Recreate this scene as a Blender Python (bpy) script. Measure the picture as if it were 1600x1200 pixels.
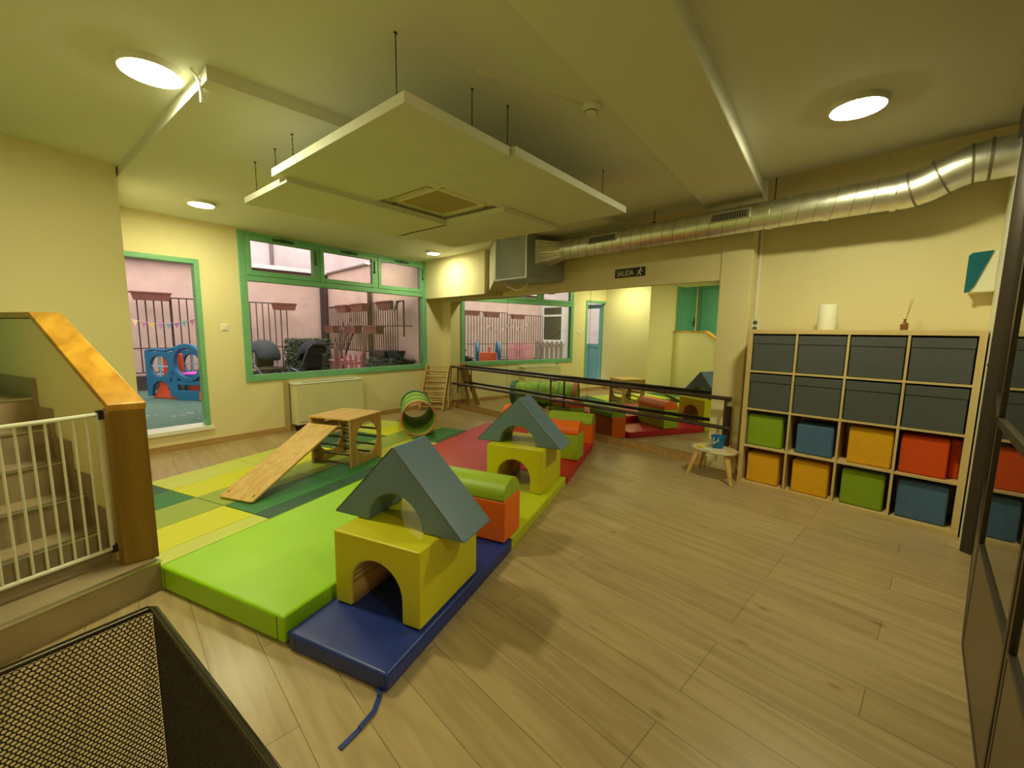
import bpy, bmesh, math, random
from mathutils import Vector, Matrix, Euler
PI = math.pi
R = math.radians
random.seed(7)
scn = bpy.context.scene
for o in list(bpy.data.objects):
    bpy.data.objects.remove(o)

# ------------------------------------------------------------------ camera, sky, lamps, exposure
CAM = Vector((-4.255, -1.287, 1.412))
YAW, PITCH, ROLL, FPX = 0.76548, 0.12386, 0.01325, 651.18
cd = bpy.data.cameras.new('camera'); cam = bpy.data.objects.new('camera', cd); scn.collection.objects.link(cam)
cd.sensor_fit = 'HORIZONTAL'; cd.sensor_width = 36.0; cd.lens = FPX / 1600 * 36.0
cd.clip_start = 0.02; cd.clip_end = 200
sy, cy, sp, cp = math.sin(YAW), math.cos(YAW), math.sin(PITCH), math.cos(PITCH)
fw = Vector((sy * cp, cy * cp, -sp)); rt = Vector((cy, -sy, 0)); up = rt.cross(fw)
r2 = math.cos(ROLL) * rt + math.sin(ROLL) * up
u2 = -math.sin(ROLL) * rt + math.cos(ROLL) * up
m = Matrix((r2, u2, -fw)).transposed().to_4x4(); m.translation = CAM
cam.matrix_world = m
scn.camera = cam

w = bpy.data.worlds.new('overcast_sky'); scn.world = w; w.use_nodes = True
nt = w.node_tree; nt.nodes.clear()
bg = nt.nodes.new('ShaderNodeBackground'); wo = nt.nodes.new('ShaderNodeOutputWorld')
bg.inputs[0].default_value = (1.0, 0.93, 0.95, 1); bg.inputs[1].default_value = 2.7
nt.links.new(bg.outputs[0], wo.inputs[0])

LAMP_COL = (1.0, 0.95, 0.54)
LAMP_STRENGTH = 175.0
scn.view_settings.view_transform = 'Standard'; scn.view_settings.look = 'None'
scn.view_settings.gamma = 1.0; scn.view_settings.use_curve_mapping = False
scn.view_settings.exposure = 0.24
try:
    scn.cycles.max_bounces = 8; scn.cycles.diffuse_bounces = 5; scn.cycles.glossy_bounces = 5
    scn.cycles.transmission_bounces = 8; scn.cycles.transparent_max_bounces = 12
    scn.cycles.sample_clamp_indirect = 6.0
    scn.cycles.caustics_reflective = False; scn.cycles.caustics_refractive = False
except Exception:
    pass

# ------------------------------------------------------------------ helpers
def lin(c):
    if isinstance(c, str):
        c = c.lstrip('#'); c = [int(c[i:i + 2], 16) / 255 for i in (0, 2, 4)]
        return tuple((x / 12.92 if x <= 0.04045 else ((x + 0.055) / 1.055) ** 2.4) for x in c)
    return tuple(c)

def mat(name, col, rough=0.6, metal=0.0, bump=0.0, bscale=40.0, var=0.0, vscale=3.0, spec=0.5, stretch=None, coat=0.0, wrinkle=0.0, sheen=0):
    mt = bpy.data.materials.new(name); mt.use_nodes = True
    nt = mt.node_tree; b = nt.nodes['Principled BSDF']
    c = lin(col)
    b.inputs['Base Color'].default_value = (*c, 1); b.inputs['Roughness'].default_value = rough
    b.inputs['Metallic'].default_value = metal; b.inputs['Specular IOR Level'].default_value = spec
    b.inputs['Coat Weight'].default_value = coat
    tc = nt.nodes.new('ShaderNodeTexCoord'); mp = nt.nodes.new('ShaderNodeMapping')
    nt.links.new(tc.outputs['Object'], mp.inputs[0])
    if stretch: mp.inputs['Scale'].default_value = stretch
    nz = nt.nodes.new('ShaderNodeTexNoise'); nz.inputs['Scale'].default_value = vscale; nz.inputs['Detail'].default_value = 5
    nt.links.new(mp.outputs[0], nz.inputs['Vector'])
    v = var if var else 0.03
    mx = nt.nodes.new('ShaderNodeMix'); mx.data_type = 'RGBA'
    mx.inputs[6].default_value = (*[x * (1 - v) for x in c], 1); mx.inputs[7].default_value = (*[min(1, x * (1 + v)) for x in c], 1)
    rmp = nt.nodes.new('ShaderNodeMapRange'); rmp.inputs[1].default_value = 0.3; rmp.inputs[2].default_value = 0.7
    nt.links.new(nz.outputs[0], rmp.inputs[0]); nt.links.new(rmp.outputs[0], mx.inputs[0])
    nt.links.new(mx.outputs[2], b.inputs['Base Color'])
    last = None
    if bump:
        n2 = nt.nodes.new('ShaderNodeTexNoise'); n2.inputs['Scale'].default_value = bscale; n2.inputs['Detail'].default_value = 3
        nt.links.new(tc.outputs['Object'], n2.inputs['Vector'])
        bp = nt.nodes.new('ShaderNodeBump'); bp.inputs['Strength'].default_value = bump; bp.inputs['Distance'].default_value = 0.01
        nt.links.new(n2.outputs[0], bp.inputs['Height']); last = bp
    if wrinkle:
        n3 = nt.nodes.new('ShaderNodeTexNoise'); n3.inputs['Scale'].default_value = 3.5; n3.inputs['Detail'].default_value = 2; n3.inputs['Distortion'].default_value = 0.2
        nt.links.new(tc.outputs['Object'], n3.inputs['Vector'])
        bq = nt.nodes.new('ShaderNodeBump'); bq.inputs['Strength'].default_value = wrinkle; bq.inputs['Distance'].default_value = 0.03
        nt.links.new(n3.outputs[0], bq.inputs['Height'])
        if last: nt.links.new(last.outputs[0], bq.inputs['Normal'])
        last = bq
    if last: nt.links.new(last.outputs[0], b.inputs['Normal'])
    return mt

def wood(name, c1, c2, rough=0.5, axis=0, scale=1.0, bump=0.05):
    """straight grained timber, grain running along the object's axis"""
    mt = bpy.data.materials.new(name); mt.use_nodes = True
    nt = mt.node_tree; b = nt.nodes['Principled BSDF']; b.inputs['Roughness'].default_value = rough
    tc = nt.nodes.new('ShaderNodeTexCoord'); mp = nt.nodes.new('ShaderNodeMapping')
    s = [14 * scale] * 3; s[axis] = 1.1 * scale; mp.inputs['Scale'].default_value = s
    nt.links.new(tc.outputs['Object'], mp.inputs[0])
    nz = nt.nodes.new('ShaderNodeTexNoise'); nz.inputs['Scale'].default_value = 2.0; nz.inputs['Detail'].default_value = 6; nz.inputs['Distortion'].default_value = 0.8
    nt.links.new(mp.outputs[0], nz.inputs['Vector'])
    cr = nt.nodes.new('ShaderNodeValToRGB'); cr.color_ramp.elements[0].position = 0.35; cr.color_ramp.elements[1].position = 0.68
    cr.color_ramp.elements[0].color = (*lin(c1), 1); cr.color_ramp.elements[1].color = (*lin(c2), 1)
    nt.links.new(nz.outputs[0], cr.inputs[0]); nt.links.new(cr.outputs[0], b.inputs['Base Color'])
    bp = nt.nodes.new('ShaderNodeBump'); bp.inputs['Strength'].default_value = bump; bp.inputs['Distance'].default_value = 0.005
    nt.links.new(nz.outputs[0], bp.inputs['Height']); nt.links.new(bp.outputs[0], b.inputs['Normal'])
    return mt

def emis(name, col, s):
    mt = bpy.data.materials.new(name); mt.use_nodes = True
    nt = mt.node_tree; nt.nodes.clear()
    e = nt.nodes.new('ShaderNodeEmission'); e.inputs[0].default_value = (*col, 1); e.inputs[1].default_value = s
    o = nt.nodes.new('ShaderNodeOutputMaterial'); nt.links.new(e.outputs[0], o.inputs[0]); return mt

def glassy(name, tint=(1, 1, 1), refl=0.08, rough=0.02, smoke=0.0, smokecol=(0.3, 0.32, 0.25)):
    """thin pane: transparent with a fresnel reflection, optionally grimy"""
    mt = bpy.data.materials.new(name); mt.use_nodes = True
    nt = mt.node_tree; nt.nodes.clear()
    tr = nt.nodes.new('ShaderNodeBsdfTransparent'); tr.inputs[0].default_value = (*tint, 1)
    gl = nt.nodes.new('ShaderNodeBsdfGlossy'); gl.inputs['Roughness'].default_value = rough
    fr = nt.nodes.new('ShaderNodeFresnel'); fr.inputs[0].default_value = 1.45
    ad = nt.nodes.new('ShaderNodeMath'); ad.operation = 'MULTIPLY_ADD'; ad.inputs[1].default_value = 1.0; ad.inputs[2].default_value = refl
    ad.use_clamp = True
    nt.links.new(fr.outputs[0], ad.inputs[0])
    mx = nt.nodes.new('ShaderNodeMixShader'); nt.links.new(ad.outputs[0], mx.inputs[0])
    if smoke:
        df = nt.nodes.new('ShaderNodeBsdfDiffuse'); df.inputs[0].default_value = (*smokecol, 1)
        m2 = nt.nodes.new('ShaderNodeMixShader'); m2.inputs[0].default_value = smoke
        nt.links.new(tr.outputs[0], m2.inputs[1]); nt.links.new(df.outputs[0], m2.inputs[2]); nt.links.new(m2.outputs[0], mx.inputs[1])
    else:
        nt.links.new(tr.outputs[0], mx.inputs[1])
    nt.links.new(gl.outputs[0], mx.inputs[2])
    o = nt.nodes.new('ShaderNodeOutputMaterial'); nt.links.new(mx.outputs[0], o.inputs[0])
    return mt

class MB:
    def __init__(s, M=None):
        s.bm = bmesh.new(); s.M = M or Matrix()
    def _v(s, p): return s.bm.verts.new(s.M @ Vector(p))
    def poly(s, pts):
        try: s.bm.faces.new([s._v(p) for p in pts])
        except ValueError: pass
        return s
    def box(s, x0, x1, y0, y1, z0, z1, M=None):
        MM = M or Matrix()
        P = [s._v(MM @ Vector(p)) for p in ((x0, y0, z0), (x1, y0, z0), (x1, y1, z0), (x0, y1, z0), (x0, y0, z1), (x1, y0, z1), (x1, y1, z1), (x0, y1, z1))]
        for f in ((0, 3, 2, 1), (4, 5, 6, 7), (0, 1, 5, 4), (1, 2, 6, 5), (2, 3, 7, 6), (3, 0, 4, 7)):
            s.bm.faces.new([P[i] for i in f])
        return s
    def prism(s, pts, d0, d1, ax='z', M=None):
        """2-D outline extruded; ax z: (x,y) outline, ax x: (y,z) outline, ax y: (x,z) outline"""
        MM = M or Matrix()
        def f(a, b, c):
            return {'z': (a, b, c), 'x': (c, a, b), 'y': (a, c, b)}[ax]
        A = [s._v(MM @ Vector(f(a, b, d0))) for a, b in pts]; B = [s._v(MM @ Vector(f(a, b, d1))) for a, b in pts]
        n = len(pts)
        s.bm.faces.new(A); s.bm.faces.new(B[::-1])
        for i in range(n):
            s.bm.faces.new([A[i], B[i], B[(i + 1) % n], A[(i + 1) % n]])
        return s
    def ring(s, outer, inner, d0, d1, ax='z'):
        """plate with one hole: outer and inner loops of equal count"""
        def f(a, b, c):
            return {'z': (a, b, c), 'x': (c, a, b), 'y': (a, c, b)}[ax]
        L = [[s._v(f(a, b, d)) for a, b in lp] for lp, d in ((outer, d0), (inner, d0), (outer, d1), (inner, d1))]
        n = len(outer)
        for i in range(n):
            j = (i + 1) % n
            s.bm.faces.new([L[0][i], L[0][j], L[1][j], L[1][i]]); s.bm.faces.new([L[2][i], L[3][i], L[3][j], L[2][j]])
            s.bm.faces.new([L[0][i], L[2][i], L[2][j], L[0][j]]); s.bm.faces.new([L[1][i], L[1][j], L[3][j], L[3][i]])
        return s
    def cyl(s, p0, p1, r0, r1=None, n=16, cap=True):
        r1 = r0 if r1 is None else r1
        p0, p1 = Vector(p0), Vector(p1); d = (p1 - p0).normalized()
        a = d.orthogonal().normalized(); b = d.cross(a)
        A = [s._v(p0 + r0 * (math.cos(2 * PI * i / n) * a + math.sin(2 * PI * i / n) * b)) for i in range(n)]
        B = [s._v(p1 + r1 * (math.cos(2 * PI * i / n) * a + math.sin(2 * PI * i / n) * b)) for i in range(n)]
        for i in range(n):
            s.bm.faces.new([A[i], A[(i + 1) % n], B[(i + 1) % n], B[i]])
        if cap: s.bm.faces.new(A[::-1]); s.bm.faces.new(B)
        return s
    def lathe(s, prof, c=(0, 0, 0), n=24, axis=None):
        """profile of (radius, height) spun about a line through c"""
        c = Vector(c); d = Vector(axis or (0, 0, 1)).normalized(); a = d.orthogonal().normalized(); b = d.cross(a)
        rows = []
        for r, h in prof:
            if r < 1e-6: rows.append([s._v(c + d * h)] * n)
            else: rows.append([s._v(c + d * h + r * (math.cos(2 * PI * i / n) * a + math.sin(2 * PI * i / n) * b)) for i in range(n)])
        for k in range(len(rows) - 1):
            for i in range(n):
                q = [rows[k][i], rows[k][(i + 1) % n], rows[k + 1][(i + 1) % n], rows[k + 1][i]]
                q2 = []
                for x in q:
                    if x not in q2: q2.append(x)
                if len(q2) > 2:
                    try: s.bm.faces.new(q2)
                    except ValueError: pass
        return s
    def tube(s, path, r, n=8, closed=False):
        path = [Vector(p) for p in path]; rows = []
        N = len(path)
        for k, p in enumerate(path):
            if closed: t = path[(k + 1) % N] - path[(k - 1) % N]
            else: t = path[min(k + 1, N - 1)] - path[max(k - 1, 0)]
            t.normalize()
            if k == 0: a = t.orthogonal().normalized()
            else:
                a = (a - t * a.dot(t)).normalized()
            b = t.cross(a); rr = r[k] if isinstance(r, (list, tuple)) else r
            rows.append([s._v(p + rr * (math.cos(2 * PI * i / n) * a + math.sin(2 * PI * i / n) * b)) for i in range(n)])
        for k in range(N if closed else N - 1):
            A, B = rows[k], rows[(k + 1) % N]
            for i in range(n):
                s.bm.faces.new([A[i], A[(i + 1) % n], B[(i + 1) % n], B[i]])
        if not closed: s.bm.faces.new(rows[0][::-1]); s.bm.faces.new(rows[-1])
        return s
    def build(s, name, material, parent=None, bevel=0.0, seg=2, smooth=False, loc=None, rz=0.0):
        bmesh.ops.recalc_face_normals(s.bm, faces=s.bm.faces)
        me = bpy.data.meshes.new(name); s.bm.to_mesh(me); s.bm.free()
        if material: me.materials.append(material)
        if smooth:
            for p in me.polygons: p.use_smooth = True
        o = bpy.data.objects.new(name, me); scn.collection.objects.link(o)
        if parent: o.parent = parent
        if loc: o.location = loc
        o.rotation_euler[2] = rz
        if bevel:
            md = o.modifiers.new('b', 'BEVEL'); md.width = bevel; md.segments = seg; md.limit_method = 'ANGLE'; md.angle_limit = R(40)
            for p in me.polygons: p.use_smooth = True
            md.harden_normals = False
            w_ = o.modifiers.new('wn', 'WEIGHTED_NORMAL'); w_.keep_sharp = True
        elif smooth:
            me.set_sharp_from_angle(angle=R(38))
        return o

def thing(name, label, cat, loc=(0, 0, 0), rz=0.0, group=None):
    o = bpy.data.objects.new(name, None); scn.collection.objects.link(o)
    o.empty_display_size = 0.1
    o.location = loc; o.rotation_euler[2] = rz
    return tag(o, label, cat, group)

def tag(o, label, cat, group=None):
    o['label'] = label; o['category'] = cat
    if group: o['group'] = group
    return o

def struct(o):
    o['kind'] = 'structure'; return o

def copy_tree(o, parent=None, first=True):
    c = o.copy(); scn.collection.objects.link(c)
    if parent: c.parent = parent
    for ch in [x for x in bpy.data.objects if x.parent == o]:
        copy_tree(ch, c, False)
    return c

def frameM(origin, rz):
    return Matrix.Translation(origin) @ Matrix.Rotation(rz, 4, 'Z')

def circle(cx, cy_, r, n=32, a0=0.0, ry=None):
    ry = r if ry is None else ry
    return [(cx + r * math.cos(a0 + 2 * PI * i / n), cy_ + ry * math.sin(a0 + 2 * PI * i / n)) for i in range(n)]

def rect_loop(x0, x1, y0, y1, cx, cy_, n=32):
    """points of a rectangle seen from (cx,cy_) at even angles, with true corners"""
    out = []
    for i in range(n):
        a = 2 * PI * i / n; dx, dy = math.cos(a), math.sin(a)
        t = 1e9
        if dx > 1e-9: t = min(t, (x1 - cx) / dx)
        if dx < -1e-9: t = min(t, (x0 - cx) / dx)
        if dy > 1e-9: t = min(t, (y1 - cy_) / dy)
        if dy < -1e-9: t = min(t, (y0 - cy_) / dy)
        out.append([cx + dx * t, cy_ + dy * t])
    for c in ((x0, y0), (x1, y0), (x1, y1), (x0, y1)):
        k = min(range(n), key=lambda i: (out[i][0] - c[0]) ** 2 + (out[i][1] - c[1]) ** 2)
        out[k] = list(c)
    return [tuple(p) for p in out]

# ------------------------------------------------------------------ materials
M_wall = mat('cream_wall_paint', (0.80, 0.715, 0.42), 0.75, bump=0.12, bscale=60, var=0.02, vscale=1.5)
M_ceil = mat('ceiling_paint', (0.78, 0.79, 0.70), 0.85, bump=0.05, bscale=80, var=0.02, vscale=1)
M_white = mat('white_paint', (0.82, 0.82, 0.76), 0.45)
M_green = mat('green_window_paint', (0.18, 0.46, 0.25), 0.38, bump=0.08, bscale=25, var=0.12, vscale=6, stretch=(1, 1, 8))
M_greendoor = mat('dark_green_door_paint', (0.10, 0.36, 0.24), 0.4, var=0.05)
M_bluedoor = mat('light_blue_door_paint', (0.22, 0.50, 0.62), 0.4, var=0.06)
M_skirt = wood('skirting_wood', '#a8854f', '#c19c63', 0.5, 0)
M_pink = mat('pink_render', (0.74, 0.53, 0.42), 0.9, bump=0.4, bscale=30, var=0.10, vscale=2.5)
M_pink2 = mat('pale_pink_render', (0.76, 0.66, 0.63), 0.9, bump=0.3, bscale=20, var=0.10, vscale=1.5)
M_iron = mat('brown_iron', (0.06, 0.028, 0.022), 0.6)
M_terra = mat('terracotta', (0.20, 0.065, 0.040), 0.7, var=0.1, vscale=8)
M_turf = mat('green_turf', (0.13, 0.24, 0.17), 0.95, bump=1.0, bscale=220, var=0.25, vscale=40)
M_black = mat('black_plastic', (0.02, 0.02, 0.02), 0.5)
M_dark = mat('dark_brown_metal', (0.045, 0.032, 0.024), 0.38, metal=0.3)
M_barre = mat('dark_brown_barre', (0.050, 0.026, 0.020), 0.30)
M_galv = mat('galvanised_steel', (0.80, 0.82, 0.78), 0.36, metal=1.0, bump=0.06, bscale=14, var=0.12, vscale=9)
M_galvd = mat('galvanised_sheet', (0.36, 0.39, 0.38), 0.48, metal=0.45, var=0.08, vscale=5)
M_seam = mat('duct_seam', (0.22, 0.20, 0.14), 0.5, metal=0.8)
M_panelw = mat('acoustic_panel_felt', (0.72, 0.73, 0.64), 0.95, bump=0.2, bscale=150)
M_beige = mat('beige_plastic', (0.80, 0.77, 0.58), 0.5)
M_mesh = mat('grey_filter', (0.50, 0.40, 0.20), 0.8, bump=0.6, bscale=250)
M_lime = mat('lime_vinyl', (0.33, 0.64, 0.004), 0.42, var=0.03, wrinkle=0.22)
M_yellowmat = mat('yellow_green_vinyl', (0.50, 0.56, 0.015), 0.42, var=0.03, wrinkle=0.15)
M_yellow = mat('yellow_vinyl', (0.62, 0.58, 0.012), 0.42, var=0.03, wrinkle=0.12)
M_blue = mat('royal_blue_vinyl', (0.014, 0.035, 0.26), 0.38, var=0.05, wrinkle=0.25)
M_red = mat('red_vinyl', (0.50, 0.012, 0.020), 0.42, var=0.04, wrinkle=0.2)
M_greyblue = mat('blue_grey_vinyl', (0.125, 0.205, 0.315), 0.42, var=0.05, wrinkle=0.10)
M_orange = mat('orange_vinyl', (0.85, 0.15, 0.006), 0.45, var=0.04, wrinkle=0.08)
M_grass = mat('grass_green_vinyl', (0.32, 0.47, 0.02), 0.45, var=0.04, wrinkle=0.08)
M_seamd = mat('dark_piping', (0.10, 0.09, 0.04), 0.6)
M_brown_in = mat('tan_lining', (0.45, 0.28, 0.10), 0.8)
M_str = [mat('mat_' + n, c, 0.5, bump=0.15, bscale=200, var=0.05, vscale=6, stretch=(1, 10, 1)) for n, c in
         (('pale_lime', (0.58, 0.64, 0.12)), ('yellow', (0.66, 0.66, 0.01)), ('olive', (0.32, 0.42, 0.05)), ('green', (0.035, 0.20, 0.06)), ('teal', (0.025, 0.095, 0.06)))]
M_ply = wood('birch_ply', '#c79c52', '#dcb974', 0.5, 0, 0.7)
M_plyd = wood('birch_ply_side', '#b79150', '#caa565', 0.55, 2, 0.6)
M_rung = wood('brown_rung', '#4c3a20', '#6b5330', 0.5, 0)
M_pine = wood('pine_ladder', '#c9a25e', '#e0bd7c', 0.5, 2, 0.8)
M_oakshelf = wood('pale_oak_laminate', '#c9b07a', '#d6c08c', 0.45, 2, 0.5)
M_oaktop = wood('pale_oak_laminate_top', '#c9b07a', '#d6c08c', 0.45, 1, 0.5)
M_cap = wood('honey_pine', '#b27c22', '#dba53a', 0.28, 1, 0.35)
M_post = wood('dark_honey_pine', '#7c5a18', '#94701f', 0.35, 2, 0.4)
M_greybox = mat('dark_grey_cloth', (0.085, 0.098, 0.105), 0.9, bump=0.5, bscale=300)
M_fy = mat('mustard_felt', (0.82, 0.43, 0.010), 0.95, bump=0.6, bscale=160, var=0.05, vscale=30)
M_fg = mat('green_felt', (0.25, 0.40, 0.015), 0.95, bump=0.6, bscale=160, var=0.05, vscale=30)
M_fb = mat('blue_felt', (0.075, 0.16, 0.33), 0.95, bump=0.6, bscale=160, var=0.05, vscale=30)
M_fr = mat('red_felt', (0.74, 0.085, 0.006), 0.95, bump=0.6, bscale=160, var=0.05, vscale=30)
M_stair = mat('stair_tile', (0.34, 0.26, 0.16), 0.45, bump=0.1, var=0.15, vscale=4, bscale=30)
M_alu = mat('aluminium_nosing', (0.75, 0.73, 0.62), 0.3, metal=1.0)
M_gate = mat('white_gate_enamel', (0.78, 0.78, 0.68), 0.35)
M_toyb = mat('toy_blue_plastic', (0.012, 0.15, 0.27), 0.45)
M_toyo = mat('toy_orange_plastic', (0.75, 0.10, 0.03), 0.45)
M_toyp = mat('toy_magenta_plastic', (0.75, 0.12, 0.62), 0.45)
M_leaf = mat('hedge_leaf', (0.07, 0.10, 0.05), 0.8, var=0.4, vscale=30, bump=0.5, bscale=60)
M_bark = mat('bark', (0.13, 0.075, 0.05), 0.9, var=0.3, vscale=20)
M_glass = glassy('window_glass', refl=0.0)
M_pglass = glassy('partition_glass', tint=(0.72, 0.78, 0.68), refl=0.22, smoke=0.12, smokecol=(0.20, 0.22, 0.15))
M_darkglass = mat('dark_outside_glass', (0.03, 0.035, 0.03), 0.1)
M_mirror = bpy.data.materials.new('silver_mirror'); M_mirror.use_nodes = True
_b = M_mirror.node_tree.nodes['Principled BSDF']; _b.inputs['Metallic'].default_value = 1; _b.inputs['Roughness'].default_value = 0.0
_b.inputs['Base Color'].default_value = (0.90, 0.95, 0.88, 1)
M_lamp = emis('lamp_diffuser', LAMP_COL, LAMP_STRENGTH)

def floor_material():
    mt = bpy.data.materials.new('laminate_planks'); mt.use_nodes = True
    nt = mt.node_tree; b = nt.nodes['Principled BSDF']; b.inputs['Roughness'].default_value = 0.30
    tc = nt.nodes.new('ShaderNodeTexCoord'); sx = nt.nodes.new('ShaderNodeSeparateXYZ'); nt.links.new(tc.outputs['Object'], sx.inputs[0])
    ax = nt.nodes.new('ShaderNodeMath'); ax.inputs[1].default_value = 3.871 + 0.1915 * 40; nt.links.new(sx.outputs[0], ax.inputs[0])
    ay = nt.nodes.new('ShaderNodeMath'); ay.inputs[1].default_value = 20.0; nt.links.new(sx.outputs[1], ay.inputs[0])
    cb = nt.nodes.new('ShaderNodeCombineXYZ'); nt.links.new(ay.outputs[0], cb.inputs[0]); nt.links.new(ax.outputs[0], cb.inputs[1])
    br = nt.nodes.new('ShaderNodeTexBrick'); br.offset = 0.37; br.offset_frequency = 3; br.squash = 1.0
    br.inputs['Scale'].default_value = 1.0; br.inputs['Brick Width'].default_value = 1.38; br.inputs['Row Height'].default_value = 0.1915
    br.inputs['Mortar Size'].default_value = 0.0016; br.inputs['Mortar Smooth'].default_value = 0.1; br.inputs['Bias'].default_value = 0.0
    br.inputs['Color1'].default_value = (0.43, 0.315, 0.165, 1); br.inputs['Color2'].default_value = (0.50, 0.375, 0.205, 1)
    br.inputs['Mortar'].default_value = (0.20, 0.14, 0.07, 1)
    nt.links.new(cb.outputs[0], br.inputs['Vector'])
    # grain, different on every plank
    mp = nt.nodes.new('ShaderNodeMapping'); mp.inputs['Scale'].default_value = (1.3, 14, 1)
    nt.links.new(cb.outputs[0], mp.inputs[0])
    g = nt.nodes.new('ShaderNodeTexNoise'); g.inputs['Scale'].default_value = 1.6; g.inputs['Detail'].default_value = 7; g.inputs['Distortion'].default_value = 0.6
    nt.links.new(mp.outputs[0], g.inputs['Vector'])
    cr = nt.nodes.new('ShaderNodeValToRGB'); cr.color_ramp.elements[0].position = 0.30; cr.color_ramp.elements[1].position = 0.62
    cr.color_ramp.elements[0].color = (0.70, 0.67, 0.62, 1); cr.color_ramp.elements[1].color = (1, 1, 1, 1)
    nt.links.new(g.outputs[0], cr.inputs[0])
    mx = nt.nodes.new('ShaderNodeMix'); mx.data_type = 'RGBA'; mx.blend_type = 'MULTIPLY'; mx.inputs[0].default_value = 0.75
    nt.links.new(br.outputs['Color'], mx.inputs[6]); nt.links.new(cr.outputs[0], mx.inputs[7])
    # knots
    mk = nt.nodes.new('ShaderNodeMapping'); mk.inputs['Scale'].default_value = (1.5, 3.0, 1); nt.links.new(cb.outputs[0], mk.inputs[0])
    vo = nt.nodes.new('ShaderNodeTexVoronoi'); vo.inputs['Scale'].default_value = 1.7; nt.links.new(mk.outputs[0], vo.inputs['Vector'])
    kr = nt.nodes.new('ShaderNodeValToRGB'); kr.color_ramp.elements[0].position = 0.02; kr.color_ramp.elements[1].position = 0.10
    kr.color_ramp.elements[0].color = (0.50, 0.38, 0.25, 1); kr.color_ramp.elements[1].color = (1, 1, 1, 1)
    nt.links.new(vo.outputs['Distance'], kr.inputs[0])
    m3 = nt.nodes.new('ShaderNodeMix'); m3.data_type = 'RGBA'; m3.blend_type = 'MULTIPLY'; m3.inputs[0].default_value = 0.8
    nt.links.new(mx.outputs[2], m3.inputs[6]); nt.links.new(kr.outputs[0], m3.inputs[7])
    nt.links.new(m3.outputs[2], b.inputs['Base Color'])
    bp = nt.nodes.new('ShaderNodeBump'); bp.inputs['Strength'].default_value = 0.25; bp.inputs['Distance'].default_value = 0.003
    nt.links.new(br.outputs['Fac'], bp.inputs['Height']); bp.invert = True
    b2 = nt.nodes.new('ShaderNodeBump'); b2.inputs['Strength'].default_value = 0.12; b2.inputs['Distance'].default_value = 0.004
    nt.links.new(g.outputs[0], b2.inputs['Height']); nt.links.new(bp.outputs[0], b2.inputs['Normal']); nt.links.new(b2.outputs[0], b.inputs['Normal'])
    return mt
M_floor = floor_material()

# ------------------------------------------------------------------ room shell
WA = math.atan(0.1481)                       # the window wall is not square to the mirror wall
WO = Vector((0, 5.346, 0))                    # its frame: x along the wall, y outwards
WF = frameM(WO, WA)
def wy(x): return 5.346 + 0.1481 * x
ZC, ZD, ZR = 2.71, 2.64, 2.745                # main, dropped and far ceiling heights
XL = -4.12                                    # lit left wall
XS = -5.45                                    # wall with the upper green door
XM = 0.307                                    # mirror face
XW = 0.42                                     # wall behind the shelf unit

struct(MB().box(-8, 1.2, -4.4, 5.6, -0.12, 0).build('floor', M_floor))

WT = 0.14
def wall_with_holes():
    mb = MB()
    k = 1.0109
    d0, d1, dz0, dz1 = -4.222, -3.489, 0.21, 2.20
    w0, w1, wz0, wz1 = -3.075, -0.083, 0.73, 2.62
    for a, b, c, d in ((-4.6, d0, 0, 3), (d0, d1, 0, dz0), (d0, d1, dz1, 3), (d1, w0, 0, 3), (w0, w1, 0, wz0), (w0, w1, wz1, 3), (w1, 1.0, 0, 3)):
        mb.box(a, b, 0, WT, c, d)
    return mb.build('wall_back', M_wall, loc=WO, rz=WA)
struct(wall_with_holes())
WSA = R(21.0)
def wsy(x): return 3.53 + (x + 4.12) * math.tan(WSA)
struct(MB().prism([(XL, 3.53), (XL, wy(XL) + 0.05), (XL - 0.25, wy(XL) + 0.05), (XL - 0.25, wsy(XL - 0.25))], 0, 3).build('wall_left', M_wall))
struct(MB().prism([(XL - 0.25, wsy(XL - 0.25)), (XL - 0.25, wsy(XL - 0.25) + 0.2), (XS - 0.2, wsy(XS - 0.2) + 0.2), (XS - 0.2, wsy(XS - 0.2))], 0, 3).build('wall_stairwell', M_wall))
struct(MB().box(XS - 0.2, XS, -4.3, 3.78, 0, 3).build('wall_far_left', M_wall))
struct(MB().box(XS - 0.2, 1.0, -4.4, -4.2, 0, 3).build('wall_rear', M_wall))
struct(MB().box(XW, XW + 0.2, -4.3, 0.12, 0, 3.05).build('wall_shelf_side', M_wall))
struct(MB().box(XM + 0.006, XM + 0.25, 0.3, 5.6, 0, 2.9).build('wall_right', M_wall))
# pillar between the mirror and the shelf unit, beam over the mirror, box at the window corner
struct(MB().box(0.27, XW + 0.05, 0.10, 0.39, 0, 2.9).build('wall_pillar', M_wall, bevel=0.008))
struct(MB().box(0.285, XM + 0.1, 0.39, 5.6, 1.962, 2.9).build('wall_beam', M_wall, bevel=0.006))
struct(MB().prism([(-0.09, 3.68), (0.30, 3.68), (0.30, wy(0.3) + 0.02), (-0.09, wy(-0.09) + 0.02)], 1.985, 2.68).build('wall_corner_box', M_wall))
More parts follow.
